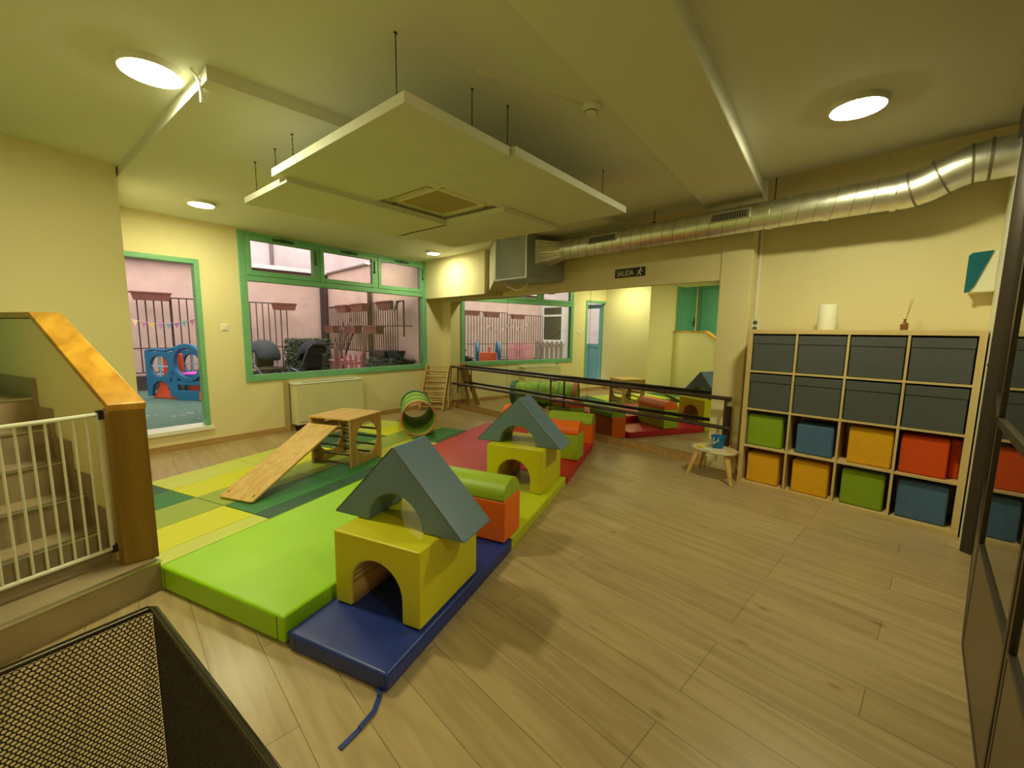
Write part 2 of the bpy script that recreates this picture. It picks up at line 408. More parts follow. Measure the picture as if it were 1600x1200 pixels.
# ceilings
struct(MB().prism([(-5.7, -4.4), (0.6, -4.4), (0.6, 0.62), (0.6, 5.8), (-5.7, 5.8)], 2.96, 3.1).build('ceiling_slab', M_ceil))
struct(MB().prism([(-5.65, -4.35), (-0.055, -4.35), (-0.055, 0.1), (-5.65, -0.85)], ZR, 2.97).build('ceiling_shelf_side', M_ceil))
struct(MB().prism([(-5.65, -0.52), (-0.055, 0.38), (0.5, 0.4), (0.5, 5.7), (-5.65, 5.7)], ZC, 2.965).build('ceiling', M_ceil))
struct(MB().prism([(-3.81, 1.40), (0.30, 1.46), (0.30, 5.6), (-4.16, 5.6), (-4.115, 3.6)], ZD, ZC + 0.01).build('ceiling_dropped', M_ceil))
# beam crossing the ceiling
struct(MB().prism([(-5.6, -0.93), (0.29, 0.02), (0.29, 0.535), (-5.6, -0.43)], ZD, 2.95).build('ceiling_beam', M_ceil, bevel=0.012))
# skirtings
struct(MB().box(-4.2, 0.3, -0.014, 0, 0, 0.072).build('baseboard_back', M_skirt, loc=WO, rz=WA))
struct(MB().box(XM - 0.012, XM + 0.01, 0.42, 5.36, 0, 0.098).build('baseboard_right', M_skirt))
struct(MB().box(XL, XL + 0.012, 3.58, 4.72, 0, 0.075).build('baseboard_left', M_skirt))

# ------------------------------------------------------------------ window 1
def rail(mb, x0, x1, z0, z1, y0, y1): mb.box(x0, x1, y0, y1, z0, z1)
win = thing('window_1', 'wide green wooden window with three small top lights over one fixed pane', 'window', WO, WA); struct(win)
w0, w1, z0, z1 = -3.075, -0.083, 0.73, 2.62
mb = MB()
rail(mb, w0, w0 + 0.085, z0, z1, -0.02, 0.07); rail(mb, w1 - 0.085, w1, z0, z1, -0.02, 0.07)
rail(mb, w0 + 0.085, w1 - 0.085, z0, z0 + 0.085, -0.02, 0.07); rail(mb, w0 + 0.085, w1 - 0.085, z1 - 0.05, z1, -0.02, 0.07)
rail(mb, w0 + 0.085, w1 - 0.085, 2.012, 2.085, -0.02, 0.07)
for c in (-2.067, -1.113): rail(mb, c - 0.03, c + 0.03, 2.085, z1 - 0.05, -0.02, 0.07)
mb.build('window_frame', M_green, win, bevel=0.006)
MB().box(w0 + 0.085, w1 - 0.085, 0.03, 0.036, z0 + 0.085, 2.012).build('pane', M_glass, win)
for a, b in ((-2.99, -2.097), (-2.037, -1.143), (-1.083, -0.168)):
    s = MB()
    rail(s, a, a + 0.055, 2.085, 2.57, -0.03, 0.03); rail(s, b - 0.055, b, 2.085, 2.57, -0.03, 0.03)
    rail(s, a + 0.055, b - 0.055, 2.085, 2.145, -0.03, 0.03); rail(s, a + 0.055, b - 0.055, 2.515, 2.57, -0.03, 0.03)
    so = s.build('sash', M_green, win, bevel=0.005)
    MB().box(a + 0.055, b - 0.055, -0.002, 0.004, 2.145, 2.515).build('pane', M_glass, so)
    c = (a + b) / 2
    MB().box(c - 0.13, c + 0.13, -0.055, -0.028, 2.545, 2.572).box(c - 0.03, c + 0.04, -0.065, -0.028, 2.54, 2.58).build('hinge', mat('dark_green_iron', (0.03, 0.07, 0.03), 0.5), so)
    MB().cyl((b - 0.015, -0.04, 2.32), (b - 0.015, -0.04, 2.50), 0.008).cyl((b - 0.015, -0.03, 2.32), (b - 0.015, -0.055, 2.32), 0.012).build('window_catch', M_iron, so)
MB().box(w0 + 0.08, w1 - 0.08, 0.06, WT + 0.03, z0 - 0.02, z0 + 0.03).build('window_sill', M_white, win)

# ------------------------------------------------------------------ garden door: frame and the leaf folded outwards
dr = thing('door_1', 'open garden doorway with green frame and pale blue half glazed door swung outwards', 'door', WO, WA); struct(dr)
mb = MB()
rail(mb, -4.222, -4.172, 0.24, 2.20, -0.015, 0.10); rail(mb, -3.539, -3.489, 0.24, 2.20, -0.015, 0.10); rail(mb, -4.172, -3.539, 2.145, 2.20, -0.015, 0.10)
mb.build('door_frame', M_green, dr, bevel=0.004)
MB().box(-4.25, -3.46, -0.03, WT + 0.12, 0.19, 0.24).build('door_sill', M_white, dr, bevel=0.005)
leaf = bpy.data.objects.new('door_leaf_hinge', None)
LM = Matrix.Translation((-4.165, 0.10, 0)) @ Matrix.Rotation(R(86), 4, 'Z')
lf = MB(LM)
for a, b, c, d in ((0, 0.09, 0.25, 2.14), (0.60, 0.69, 0.25, 2.14), (0.09, 0.60, 0.25, 0.36), (0.09, 0.60, 1.05, 1.14), (0.09, 0.60, 2.04, 2.14)):
    lf.box(a, b, 0, 0.045, c, d)
lf.box(0.09, 0.60, 0.012, 0.032, 0.36, 1.05).box(0.335, 0.355, 0.005, 0.04, 0.36, 1.05)
leaf = lf.build('door_leaf', M_bluedoor, dr, bevel=0.004)
MB(LM).box(0.09, 0.60, 0.018, 0.024, 1.14, 2.04).build('pane', M_glass, leaf)
MB(LM).box(0.63, 0.66, -0.01, 0.055, 1.08, 1.24).cyl((0.645, -0.04, 1.16), (0.54, -0.04, 1.16), 0.009).cyl((0.645, -0.04, 1.16), (0.645, 0.0, 1.16), 0.009).build('door_handle', M_alu, leaf)

# light switch by the door, socket and trunking by the pillar
sw = thing('light_switch', 'small cream light switch on the wall between garden door and window', 'light switch', WF @ Vector((-3.268, 0, 1.425)), WA)
MB().box(-0.04, 0.04, -0.010, 0, -0.04, 0.04).build('switch_plate', M_white, sw, bevel=0.004)
MB().box(-0.024, 0.024, -0.016, -0.008, -0.026, 0.026).build('rocker', M_beige, sw, bevel=0.003)

sk = thing('wall_socket', 'white double socket on the wall just above the corner of the shelf unit', 'socket', (XW, 0.072, 1.51))
MB().box(-0.012, 0, -0.038, 0.038, -0.058, 0.058).build('socket_plate', M_white, sk, bevel=0.004)
for zz in (0.028, -0.030):
    MB().cyl((-0.013, 0, zz), (-0.0155, 0, zz), 0.021, n=20).build('socket_recess', mat('socket_grey', (0.12, 0.11, 0.07), 0.6), sk)
tag(MB().box(XW - 0.016, XW, 0.062, 0.086, 1.57, 2.9).build('cable_trunking', M_white, bevel=0.003), 'thin white cable trunking running up from the double socket beside the pillar', 'cable trunking')

# ------------------------------------------------------------------ fan coil heater below the window
hv = thing('fan_coil_heater', 'cream floor heater with white slotted top standing below the window', 'heater', WF @ Vector((-2.05, 0, 0)), WA)
MB().box(-0.50, 0.52, -0.20, -0.005, 0.10, 0.66).build('casing', mat('heater_cream', (0.70, 0.66, 0.42), 0.5), hv, bevel=0.008)
MB().box(-0.51, 0.53, -0.205, -0.005, 0.66, 0.678).build('top_plate', M_white, hv, bevel=0.004)
g = MB()
for i in range(22): g.box(-0.36 + i * 0.036, -0.36 + i * 0.036 + 0.018, -0.135, -0.075, 0.6785, 0.680)
g.build('outlet_slots', M_black, hv)
MB().box(-0.44, -0.38, -0.18, -0.02, 0, 0.10).build('foot', M_black, hv)
MB().box(0.40, 0.46, -0.18, -0.02, 0, 0.10).build('foot', M_black, hv)
MB().box(-0.46, -0.36, -0.2015, -0.199, 0.135, 0.142).build('badge', M_black, hv)
tag(MB().box(-0.028, 0.028, -0.05, 0.0, 0.0, 0.715).build('pipe_cover', mat('pipe_cover_tan', (0.42, 0.34, 0.18), 0.6), loc=WF @ Vector((-2.600, -0.001, 0)), rz=WA, bevel=0.004), 'upright tan pipe cover beside the floor heater under the window', 'pipe cover')

# ------------------------------------------------------------------ mirrors, barre, exit sign
ys = [0.392, 2.00, 3.58, 5.16]
nm = ['between the pillar and the first glass joint', 'centre one behind the middle of the ballet barre', 'beside the window corner behind the climbing ladders']
for i in range(3):
    a, b = ys[i] + 0.002, ys[i + 1] - 0.002
    if i == 2: b = 5.12
    tag(MB().box(XM, XM + 0.006, a, b, 0.10, 1.962).build('wall_mirror', M_mirror), 'tall frameless wall mirror, ' + nm[i], 'mirror', 'mirror panels along the wall')
struct(MB().box(XM - 0.004, XM + 0.006, 0.392, 5.12, 0.094, 0.101).build('trim_mirror_foot', M_dark))
for i_, y_ in enumerate((2.00, 3.58)): struct(MB().box(XM - 0.0006, XM + 0.006, y_ - 0.002, y_ + 0.002, 0.10, 1.962).build('trim_mirror_joint_%d' % (i_ + 1), M_dark))
br = thing('ballet_barre', 'double dark brown ballet barre running along the mirrored wall', 'ballet barre', (0.157, 0, 0))
MB().cyl((0, 0.155, 0.779), (0, 4.86, 0.779), 0.021, n=14).build('upper_rail', M_barre, br, smooth=True)
MB().cyl((0, 0.155, 0.480), (0, 4.86, 0.480), 0.021, n=14).build('lower_rail', M_barre, br, smooth=True)
for y in (0.205, 2.52, 4.70):
    b_ = MB().box(-0.004, 0.004, y - 0.012, y + 0.012, 0.32, 0.775).cyl((0, y, 0.74), (0.14, y, 0.74), 0.008, n=8).cyl((0, y, 0.44), (0.14, y, 0.44), 0.008, n=8)
    if y < 1: b_.box(0.085, 0.110, y - 0.03, y + 0.03, 0.26, 0.69)
    b_.build('bracket', M_barre, br)

sg = thing('exit_sign', 'worn black and white exit sign stuck on the beam above the mirrors', 'sign', (0.283, 1.43, 2.135), -PI / 2)
MB().box(-0.20, 0.20, -0.004, 0.002, -0.052, 0.052).build('sign_board', mat('sign_black', (0.02, 0.025, 0.012), 0.5), sg)
M_sw = mat('sign_white', (0.80, 0.80, 0.62), 0.6)
fc = bpy.data.curves.new('sign_text', 'FONT'); fc.body = 'SALIDA'; fc.size = 0.082; fc.extrude = 0.0008; fc.align_x = 'CENTER'; fc.align_y = 'CENTER'
fo = bpy.data.objects.new('sign_text', fc); scn.collection.objects.link(fo); fo.parent = sg; fo.location = (-0.062, -0.0055, -0.004); fo.rotation_euler = (PI / 2, 0, 0)
bpy.context.view_layer.update()
tm = bpy.data.meshes.new_from_object(fo); bpy.data.objects.remove(fo)
fo = bpy.data.objects.new('lettering', tm); scn.collection.objects.link(fo); fo.parent = sg; fo.location = (-0.062, -0.0055, -0.004); fo.rotation_euler = (PI / 2, 0, 0)
fo.scale = (0.84, 1.12, 1); tm.materials.clear(); tm.materials.append(M_sw)
# running figure pictogram, patches of torn foil
def bar2(mb, x0, z0_, x1, z1_, w_):
    d = Vector((x1 - x0, 0, z1_ - z0_)); L = d.length; d.normalize(); n = Vector((-d.z, 0, d.x)) * w_ / 2
    a = Vector((x0, -0.0045, z0_)); b = Vector((x1, -0.0045, z1_))
    mb.prism([((a + n).x, (a + n).z), ((b + n).x, (b + n).z), ((b - n).x, (b - n).z), ((a - n).x, (a - n).z)], -0.0062, -0.0045, 'y')
pg = MB(); pg.prism(circle(0.145, 0.033, 0.011, 14), -0.0062, -0.0045, 'y')
for q in ((0.140, 0.020, 0.125, -0.012, 0.016), (0.125, -0.012, 0.148, -0.024, 0.010), (0.148, -0.024, 0.142, -0.044, 0.009), (0.125, -0.012, 0.108, -0.030, 0.010), (0.108, -0.030, 0.090, -0.030, 0.008),
          (0.140, 0.018, 0.160, 0.002, 0.008), (0.160, 0.002, 0.176, 0.006, 0.007), (0.138, 0.018, 0.116, 0.014, 0.008), (0.116, 0.014, 0.108, 0.000, 0.007)):
    bar2(pg, *q)
pg.build('running_figure', M_sw, sg)

# ------------------------------------------------------------------ ventilation: unit, tapered hood, duct
vu = thing('ventilation_unit', 'square grey sheet metal ventilation box hanging below the ceiling', 'ventilation unit', (0, 0, 0))
MB().box(-0.45, 0.27, 2.44, 3.02, 2.095, 2.635).build('casing', M_galvd, vu, bevel=0.006)
fl = MB()
for x in (-0.453, ): 
    fl.box(x - 0.003, x, 2.435, 2.455, 2.09, 2.64).box(x - 0.003, x, 3.005, 3.025, 2.09, 2.64).box(x - 0.003, x, 2.455, 3.005, 2.09, 2.105).box(x - 0.003, x, 2.455, 3.005, 2.625, 2.64)
fl.build('flange', M_galv, vu)
hd = MB()
A = [Vector(p) for p in ((-0.45, 3.03, 2.12), (0.22, 3.03, 2.12), (0.22, 3.03, 2.62), (-0.45, 3.03, 2.62))]
B = [Vector(p) for p in ((-0.06, 3.60, 2.035), (0.27, 3.60, 2.035), (0.27, 3.60, 2.62), (-0.06, 3.60, 2.62))]
hd.poly(A); hd.poly(B[::-1])
for i in range(4): hd.poly([A[i], B[i], B[(i + 1) % 4], A[(i + 1) % 4]])
hd.build('tapered_hood', mat('hood_cream', (0.72, 0.68, 0.48), 0.6), vu)
cb_ = [(-0.08, 3.20, 2.12), (-0.08, 3.17, 2.06), (-0.06, 3.05, 2.01), (-0.04, 2.93, 2.00), (-0.03, 2.85, 2.04), (-0.03, 2.83, 2.11)]
MB().tube(cb_, 0.013, 8).build('hose', M_white, vu, smooth=True)

du = thing('air_duct', 'round galvanised spiral air duct running under the ceiling above the shelf unit', 'air duct', (0, 0, 0))
cn = MB()
n = 24; sq = []; ci = []
for i in range(n):
    a = 2 * PI * (i + 0.5) / n; dx, dz = math.cos(a), math.sin(a); t = 0.148 / max(abs(dx), abs(dz))
    sq.append((-0.15 + 0.0 + dx * t, 2.425 + dz * t)); ci.append((0 + 0.118 * dx, 2.455 + 0.118 * dz))
for k_, c in enumerate((PI / 4, 3 * PI / 4, 5 * PI / 4, 7 * PI / 4)):
    j = min(range(n), key=lambda i: abs(2 * PI * (i + 0.5) / n - c))
    sq[j] = (-0.15 + 0.148 * (1 if math.cos(c) > 0 else -1), 2.425 + 0.148 * (1 if math.sin(c) > 0 else -1))
for i in range(n):
    j = (i + 1) % n
    cn.poly([(sq[i][0], 2.44, sq[i][1]), (sq[j][0], 2.44, sq[j][1]), (ci[j][0], 2.20, ci[j][1]), (ci[i][0], 2.20, ci[i][1])])
cn.build('square_to_round_cone', M_galv, du)
MB().cyl((0, 2.21, 2.455), (0, -0.95, 2.465), 0.118, n=40, cap=False).build('straight_section', M_galv, du, smooth=True)
# spiral seam ribs
y = 2.17; k = 0
sr = MB()
while y > -0.93:
    zc = 2.455 + 0.01 * (2.21 - y) / 3.16
    path = [(0.1195 * math.cos(2 * PI * i / 28), y + 0.035 * math.cos(2 * PI * i / 28 + 0.6), zc + 0.1195 * math.sin(2 * PI * i / 28)) for i in range(28)]
    sr.tube(path, 0.0022, 4, closed=True); y -= 0.118
sr.build('spiral_seam', M_seam, du)
for y in (2.12, -0.10, -0.50, -0.90):
    MB().cyl((0, y - 0.018, 2.46), (0, y + 0.018, 2.46), 0.122, n=36).build('collar', M_galv, du, smooth=True)
# S-bend rising to the upper run
pth = [(0, -0.93, 2.465), (0, -1.00, 2.468), (-0.01, -1.07, 2.485), (-0.02, -1.14, 2.515), (-0.03, -1.21, 2.545), (-0.04, -1.28, 2.560), (-0.04, -1.34, 2.565)]
MB().tube(pth, 0.123, 32).build('offset_bend', M_galv, du, smooth=True)
for q in (1, 3, 5):
    a, b = Vector(pth[q]), Vector(pth[q + 1]); d = (b - a).normalized()
    MB().cyl(a - d * 0.006, a + d * 0.006, 0.127, n=32).build('seam_ring', M_seam, du, smooth=True)
MB().cyl((-0.04, -1.33, 2.565), (-0.04, -4.15, 2.565), 0.127, n=40).build('upper_section', M_galv, du, smooth=True)
for y in (-1.36, -1.62, -2.2): MB().cyl((-0.04, y - 0.008, 2.565), (-0.04, y + 0.008, 2.565), 0.131, n=36).build('seam_ring', M_seam, du, smooth=True)
for ya, yb, ns in ((1.40, 1.74, 22), (0.05, 0.36, 15)):
    ang = R(168); c, s_ = math.cos(ang), math.sin(ang); o3 = Vector((0.119 * c, 0, 2.46 + 0.119 * s_)); t3 = Vector((-s_, 0, c))
    F = Matrix(((t3.x, 0, c, o3.x), (0, 1, 0, 0), (t3.z, 0, s_, o3.z), (0, 0, 0, 1)))
    gf = MB(F).box(-0.045, 0.045, ya - 0.02, yb + 0.02, -0.008, 0.004).build('grille_frame', M_galv, du)
    MB(F).box(-0.032, 0.032, ya, yb, 0.003, 0.006).build('grille_opening', M_black, gf)
    fs = MB(F)
    for i in range(ns):
        yy = ya + (i + 0.5) * (yb - ya) / ns; fs.box(-0.030, 0.030, yy - 0.0028, yy + 0.0028, 0.005, 0.009)
    fs.build('grille_slats', M_galv if ns < 20 else M_galvd, gf)
for y in (-0.12, 1.0): MB().cyl((0, y, 2.57), (0, y, 2.9), 0.0045, n=6).box(-0.02, 0.02, y - 0.01, y + 0.01, 2.57, 2.59).build('hanger_rod', M_dark, du)

# ------------------------------------------------------------------ hanging acoustic panels round the ceiling cassette
PA = R(6.4); PO = Vector((-3.28, 0.42, 0)); PF = frameM(PO, PA)
specs = [('A', 0, 0.70, -0.01, 1.40, 2.375, 0.050, 'corner towards the long chain'),
         ('B', 0.05, 1.40, 1.30, 2.04, 2.338, 0.043, 'lying towards the garden door'),
         ('C', 1.37, 2.10, 0.62, 1.99, 2.338, 0.040, 'beside the ventilation unit'),
         ('D', 0.71, 2.13, -0.035, 0.69, 2.380, 0.050, 'end pointing at the air duct')]
chains = {'A': ((0.04, 0.10), (0.10, 1.30), (0.55, 0.14)), 'B': ((0.12, 1.62), (0.12, 1.98), (1.28, 1.75)), 'C': ((2.0, 2.0), (1.5, 1.9)), 'D': ((0.80, 0.10), (2.0, 0.12), (1.9, 0.6))}
for nme, a, b, c, d, z, th_, txt in specs:
    pn = thing('acoustic_panel', 'white acoustic panel hung on chains, ' + txt, 'acoustic panel', PO + Vector((0, 0, z)), PA, 'acoustic panels hung around the ceiling cassette')
    MB().box(a + 0.002, b - 0.002, c + 0.002, d - 0.002, 0, th_).build('panel_board', M_panelw, pn, bevel=0.003)
    for x, y in chains[nme]:
        wp = PF @ Vector((x, y, 0)); top = (ZD if wp.y > 1.45 else ZC) - z
        ch = MB(); zz = th_; i = 0
        while zz < top - 0.012:
            if i % 2: ch.box(x - 0.0010, x + 0.0010, y - 0.0026, y + 0.0026, zz, zz + 0.016)
            else: ch.box(x - 0.0026, x + 0.0026, y - 0.0010, y + 0.0010, zz, zz + 0.016)
            zz += 0.0145; i += 1
        ch.box(x - 0.008, x + 0.008, y - 0.002, y + 0.002, top - 0.008, top).build('chain', M_iron, pn)
ac = thing('ceiling_cassette', 'square beige ceiling cassette air conditioner in the middle of the acoustic panels', 'air conditioner', PF @ Vector((1.095, 1.04, -0.030)), PA)
h = 0.335
MB().ring(rect_loop(-h, h, -h, h, 0, 0, 32), rect_loop(-0.215, 0.215, -0.215, 0.215, 0, 0, 32), 2.435, 2.46).build('fascia', M_beige, ac)
MB().box(-0.32, 0.32, -0.32, 0.32, 2.46, ZC + 0.03).build('body', M_white, ac)
MB().box(-0.215, 0.215, -0.215, 0.215, 2.440, 2.461).build('intake_grille', M_mesh, ac)
for k in range(4):
    Mx = Matrix.Rotation(k * PI / 2, 4, 'Z')
    MB(Mx).box(-0.22, 0.22, 0.262, 0.312, 2.4325, 2.4345).build('air_flap', mat('flap_cream', (0.66, 0.62, 0.40), 0.5), ac)
    MB(Mx).box(-0.225, 0.225, 0.312, 0.318, 2.4335, 2.4365).box(-0.228, -0.222, 0.255, 0.318, 2.4335, 2.4365).box(0.222, 0.228, 0.255, 0.318, 2.4335, 2.4365).build('flap_gap', M_black, ac)

# ------------------------------------------------------------------ ceiling lamps and smoke detector
def lamp(x, y, z, r, label):
    t = thing('ceiling_lamp', label, 'ceiling lamp', (x, y, z), 0, 'round ceiling lamps')
    MB().lathe([(0, 0), (r + 0.012, 0), (r + 0.012, -0.020), (r + 0.006, -0.030), (r, -0.031), (r, -0.024)], n=36).build('lamp_rim', M_white, t, smooth=True)
    MB().lathe([(r, -0.026), (r * 0.985, -0.031), (r * 0.9, -0.034), (0, -0.036)], n=36).build('diffuser', M_lamp, t, smooth=True)
lamp(-4.005, 1.63, ZC, 0.128, 'large round white ceiling lamp beside the dangling cable end, lit')
lamp(-1.04, -0.79, ZR, 0.130, 'round white ceiling lamp above the shelf unit beyond the ceiling beam, lit')
lamp(-3.51, 3.93, ZD, 0.105, 'round white ceiling lamp in front of the garden door, lit')
lamp(-0.51, 4.42, ZD, 0.095, 'small round ceiling lamp at the window corner above the climbing ladders, lit')
lamp(-3.5, -2.9, ZR, 0.13, 'added fill lamp, out of view behind the glass partition, lit')  # unseen lamp added behind the camera to light the room
lamp(-1.1, -2.9, ZR, 0.13, 'added fill lamp, out of view behind the shelf end of the glass partition, lit')  # second added fill light, also out of view
tag(MB().tube([(-3.86, 1.49, ZC), (-3.84, 1.49, 2.685), (-3.825, 1.495, 2.66), (-3.82, 1.50, 2.60), (-3.822, 1.50, 2.565)], 0.008, 6).build('cable_end', M_white, smooth=True), 'short white cable end dangling from the ceiling beside the large lamp', 'cable')

sd = thing('smoke_detector', 'round white smoke detector on the ceiling beside the beam', 'smoke detector', (-2.165, 0.265, ZC))
MB().lathe([(0, 0), (0.055, 0), (0.055, -0.018), (0.040, -0.034), (0.030, -0.048), (0, -0.050)], n=28).build('detector_body', M_white, sd, smooth=True)
MB().cyl((0, 0, -0.032), (0, 0, -0.043), 0.0372, n=24, cap=False).build('sensor_slot', M_black, sd)
tag(MB().box(0, 0.66, -0.008, 0.008, ZC - 0.016, ZC).build('conduit', M_ceil, loc=(-2.20, 0.29, 0), rz=R(163)), 'thin surface conduit leading to the smoke detector on the ceiling', 'conduit')

# ------------------------------------------------------------------ stairs, platform, parapet with honey pine cap, gate
SA = R(21.0)                                    # the stair flight leans this much to the left of the room's depth
def SP(a, b, z): # a: along the flight (up), b: to the left of the parapet
    d = Vector((-math.sin(SA), math.cos(SA), 0)); l = Vector((-math.cos(SA), -math.sin(SA), 0))
    return Vector((-4.15, 1.60, z)) + a * d + b * l
def bmax(a): return (5.44 - 4.15 - math.sin(SA) * a) / math.cos(SA)
plat = MB().prism([(-4.155, 1.560), (-4.69, 1.330), (-5.44, 1.02)] + [(SP(1.79, bmax(1.79), 0).x, SP(1.79, bmax(1.79), 0).y), (SP(1.79, 0.0, 0).x, SP(1.79, 0.0, 0).y)], 0, 0.162)
struct(plat.build('floor_platform', M_stair))
edge = MB(); p0, p1 = Vector((-4.150, 1.553, 0)), Vector((-5.44, 1.012, 0)); d = (p1 - p0); L = d.length
struct(MB().box(0, L, -0.010, 0.018, 0.158, 0.170).build('trim_1', M_alu, loc=p0, rz=math.atan2(d.y, d.x)))
struct(MB().box(0, L, -0.008, 0.0, 0, 0.158).build('trim_2', M_stair, loc=p0, rz=math.atan2(d.y, d.x)))
# steps rising away from the gate
for i in range(5):
    z = 0.162 + 0.165 * (i + 1); a0 = 0.205 + 0.186 * i
    st = MB(); pts = [SP(a0, 0.12, 0), SP(a0, bmax(a0), 0), SP(1.79, bmax(1.79), 0), SP(1.79, 0.12, 0)]
    pts = [(p.x, p.y) for p in pts]
    st.prism(pts, z - 0.165, z)
    struct(st.build('floor_step_%d' % (i + 1), M_stair))
    q0, q1 = SP(a0 - 0.005, 0.13, 0), SP(a0 - 0.005, bmax(a0) - 0.02, 0)
    dd = q1 - q0
    struct(MB().box(0, dd.length, -0.03, 0.0, z - 0.006, z + 0.003).build('trim_%d' % (i + 3), M_alu, loc=q0, rz=math.atan2(dd.y, dd.x)))
    a1 = a0 + 0.186 if i < 4 else 1.78
    struct(MB(frameM(SP(0, 0, 0), SA)).box(-0.134, -0.116, a0 - 0.03, a1 - 0.0, z - 0.165, z + 0.115).build('baseboard_stairs_%d' % (i + 1), M_stair))
# parapet wall: side profile sloping up then level
par = MB()
prof = [(0.0, 0.162), (0.0, 1.0), (0.78, 1.455), (1.55, 1.455), (1.55, 0.162)]
dvec = Vector((-math.sin(SA), math.cos(SA), 0)); lvec = Vector((-math.cos(SA), -math.sin(SA), 0))
F = Matrix(((dvec.x, 0, lvec.x, -4.15), (dvec.y, 0, lvec.y, 1.60), (0, 1, 0, 0), (0, 0, 0, 1)))  # (along, z, across)
for t, side in ((0.02, 0), ):
    struct(MB(F).prism([(a, z) for a, z in ((0.09, 0.0), (0.09, 1.03), (0.84, 1.452), (1.79, 1.452), (1.79, 0.0))], 0.006, 0.118, 'z').build('wall_parapet', M_wall))
hr = thing('stair_handrail', 'honey coloured pine cap and end post on top of the stair parapet', 'handrail')
cp_ = MB(); rows_c = []
for (ar, al, z) in ((-0.004, 0.055, 1.022), (0.86, 0.86, 1.492), (1.785, 1.785, 1.492)):
    rows_c.append([cp_._v(SP(ar, -0.004, z)), cp_._v(SP(al, 0.132, z)), cp_._v(SP(al, 0.132, z - 0.036)), cp_._v(SP(ar, -0.004, z - 0.036))])
for k in range(2):
    for q in range(4): cp_.bm.faces.new([rows_c[k][q], rows_c[k][(q + 1) % 4], rows_c[k + 1][(q + 1) % 4], rows_c[k + 1][q]])
cp_.bm.faces.new(rows_c[0]); cp_.bm.faces.new(rows_c[2][::-1])
cp_.build('cap', M_cap, hr, bevel=0.005)
MB().prism([(SP(a, b, 0).x, SP(a, b, 0).y) for a, b in ((0.0, 0.0), (0.056, 0.130), (0.110, 0.130), (0.110, 0.0))], 0.163, 1.000).build('end_post', M_post, hr, bevel=0.004)

gt = thing('safety_gate', 'white metal child safety gate closed across the foot of the stairs', 'safety gate')
ga, gb = Vector((-4.302, 1.700, 0)), Vector((-5.30, 1.30, 0)); gd = gb - ga; GL = gd.length; G = frameM(ga, math.atan2(gd.y, gd.x))
gz0, gz1 = 0.240, 0.965
MB(G).tube([(0.03, 0, gz1), (GL - 0.03, 0, gz1)], 0.011, 8).tube([(0.03, 0, gz0), (GL - 0.03, 0, gz0)], 0.011, 8).tube([(0.03, 0, gz0), (0.03, 0, gz1)], 0.011, 8).tube([(GL - 0.03, 0, gz0), (GL - 0.03, 0, gz1)], 0.011, 8).build('gate_frame', M_gate, gt, smooth=True)
b0 = MB(G).cyl((0, 0, gz0), (0, 0, gz1), 0.0055, n=8).build('gate_bar', M_gate, gt, smooth=True)
nb = 20
ux = gd.normalized()
for i in range(nb):
    x = 0.03 + (i + 1) * (GL - 0.06) / (nb + 1)
    o = b0 if i == 0 else b0.copy()
    if i: scn.collection.objects.link(o)
    o.location = ux * x
MB(G).box(-0.012, 0.006, -0.012, 0.012, 0.163, 0.99).build('wall_channel', M_gate, gt, bevel=0.003)
MB(G).box(-0.005, 0.035, -0.016, 0.016, 0.94, 0.985).box(-0.005, 0.035, -0.014, 0.014, 0.22, 0.26).build('latch', M_black, gt)
# upper green door seen in the mirror
gd2 = thing('door_2', 'dark green door with black handle on the upper landing above the stairs', 'door', (-4.87, wsy(-4.87), 0), WSA + PI); struct(gd2)
MB().box(-0.03, 0.56, 0.0, 0.03, 0.99, 2.56).build('door_frame', M_green, gd2, bevel=0.004)
dl = MB().box(0.0, 0.54, 0.028, 0.05, 1.0, 2.52).box(0.08, 0.46, 0.03, 0.058, 1.1, 2.42).build('door_leaf', M_greendoor, gd2, bevel=0.006)
MB().cyl((0.50, 0.06, 1.70), (0.50, 0.10, 1.70), 0.008).cyl((0.50, 0.10, 1.70), (0.40, 0.10, 1.70), 0.009).box(0.485, 0.515, 0.05, 0.062, 1.60, 1.80).build('door_handle', M_iron, dl)
struct(MB().box(XS, XS + 0.03, 2.20, 2.98, 0.99, 2.56).box(XS + 0.03, XS + 0.05, 2.30, 2.90, 1.05, 2.48).build('door_3', M_greendoor, bevel=0.004))

# ------------------------------------------------------------------ soft play zone: everything stands on one slanted grid
UA = R(22.0)
def UV(u, v, z=0.0): return Vector((u * math.cos(UA) - v * math.sin(UA), u * math.sin(UA) + v * math.cos(UA), z))

# five striped folding mats, 5 coloured sections each
ub = [-3.215, -2.49, -1.715, -0.945, -0.18, 0.565]
orient = [1, 0, 0, 1, 0]                         # 1: dark end towards the window
mlab = ['lying beside the stair parapet', 'carrying the foot of the wooden ramp', 'under the wooden climbing cube', 'between climbing cube and fabric tunnel', 'under the open end of the fabric tunnel']
V0, V1 = 3.0, 4.83
for i in range(5):
    mt_ = thing('folding_mat', 'striped folding mat ' + mlab[i], 'play mat', UV(ub[i], 3.0), UA, 'striped folding mats')
    wdt = ub[i + 1] - ub[i] - 0.006
    for k in range(5):
        c = k if orient[i] == 0 else 4 - k        # k counts from the window end
        a = (V1 - V0) - (k + 1) * 0.366; 
        MB().box(0, wdt, a + 0.002, a + 0.364, 0.0, 0.032).build('mat_section', M_str[c], mt_, bevel=0.004)

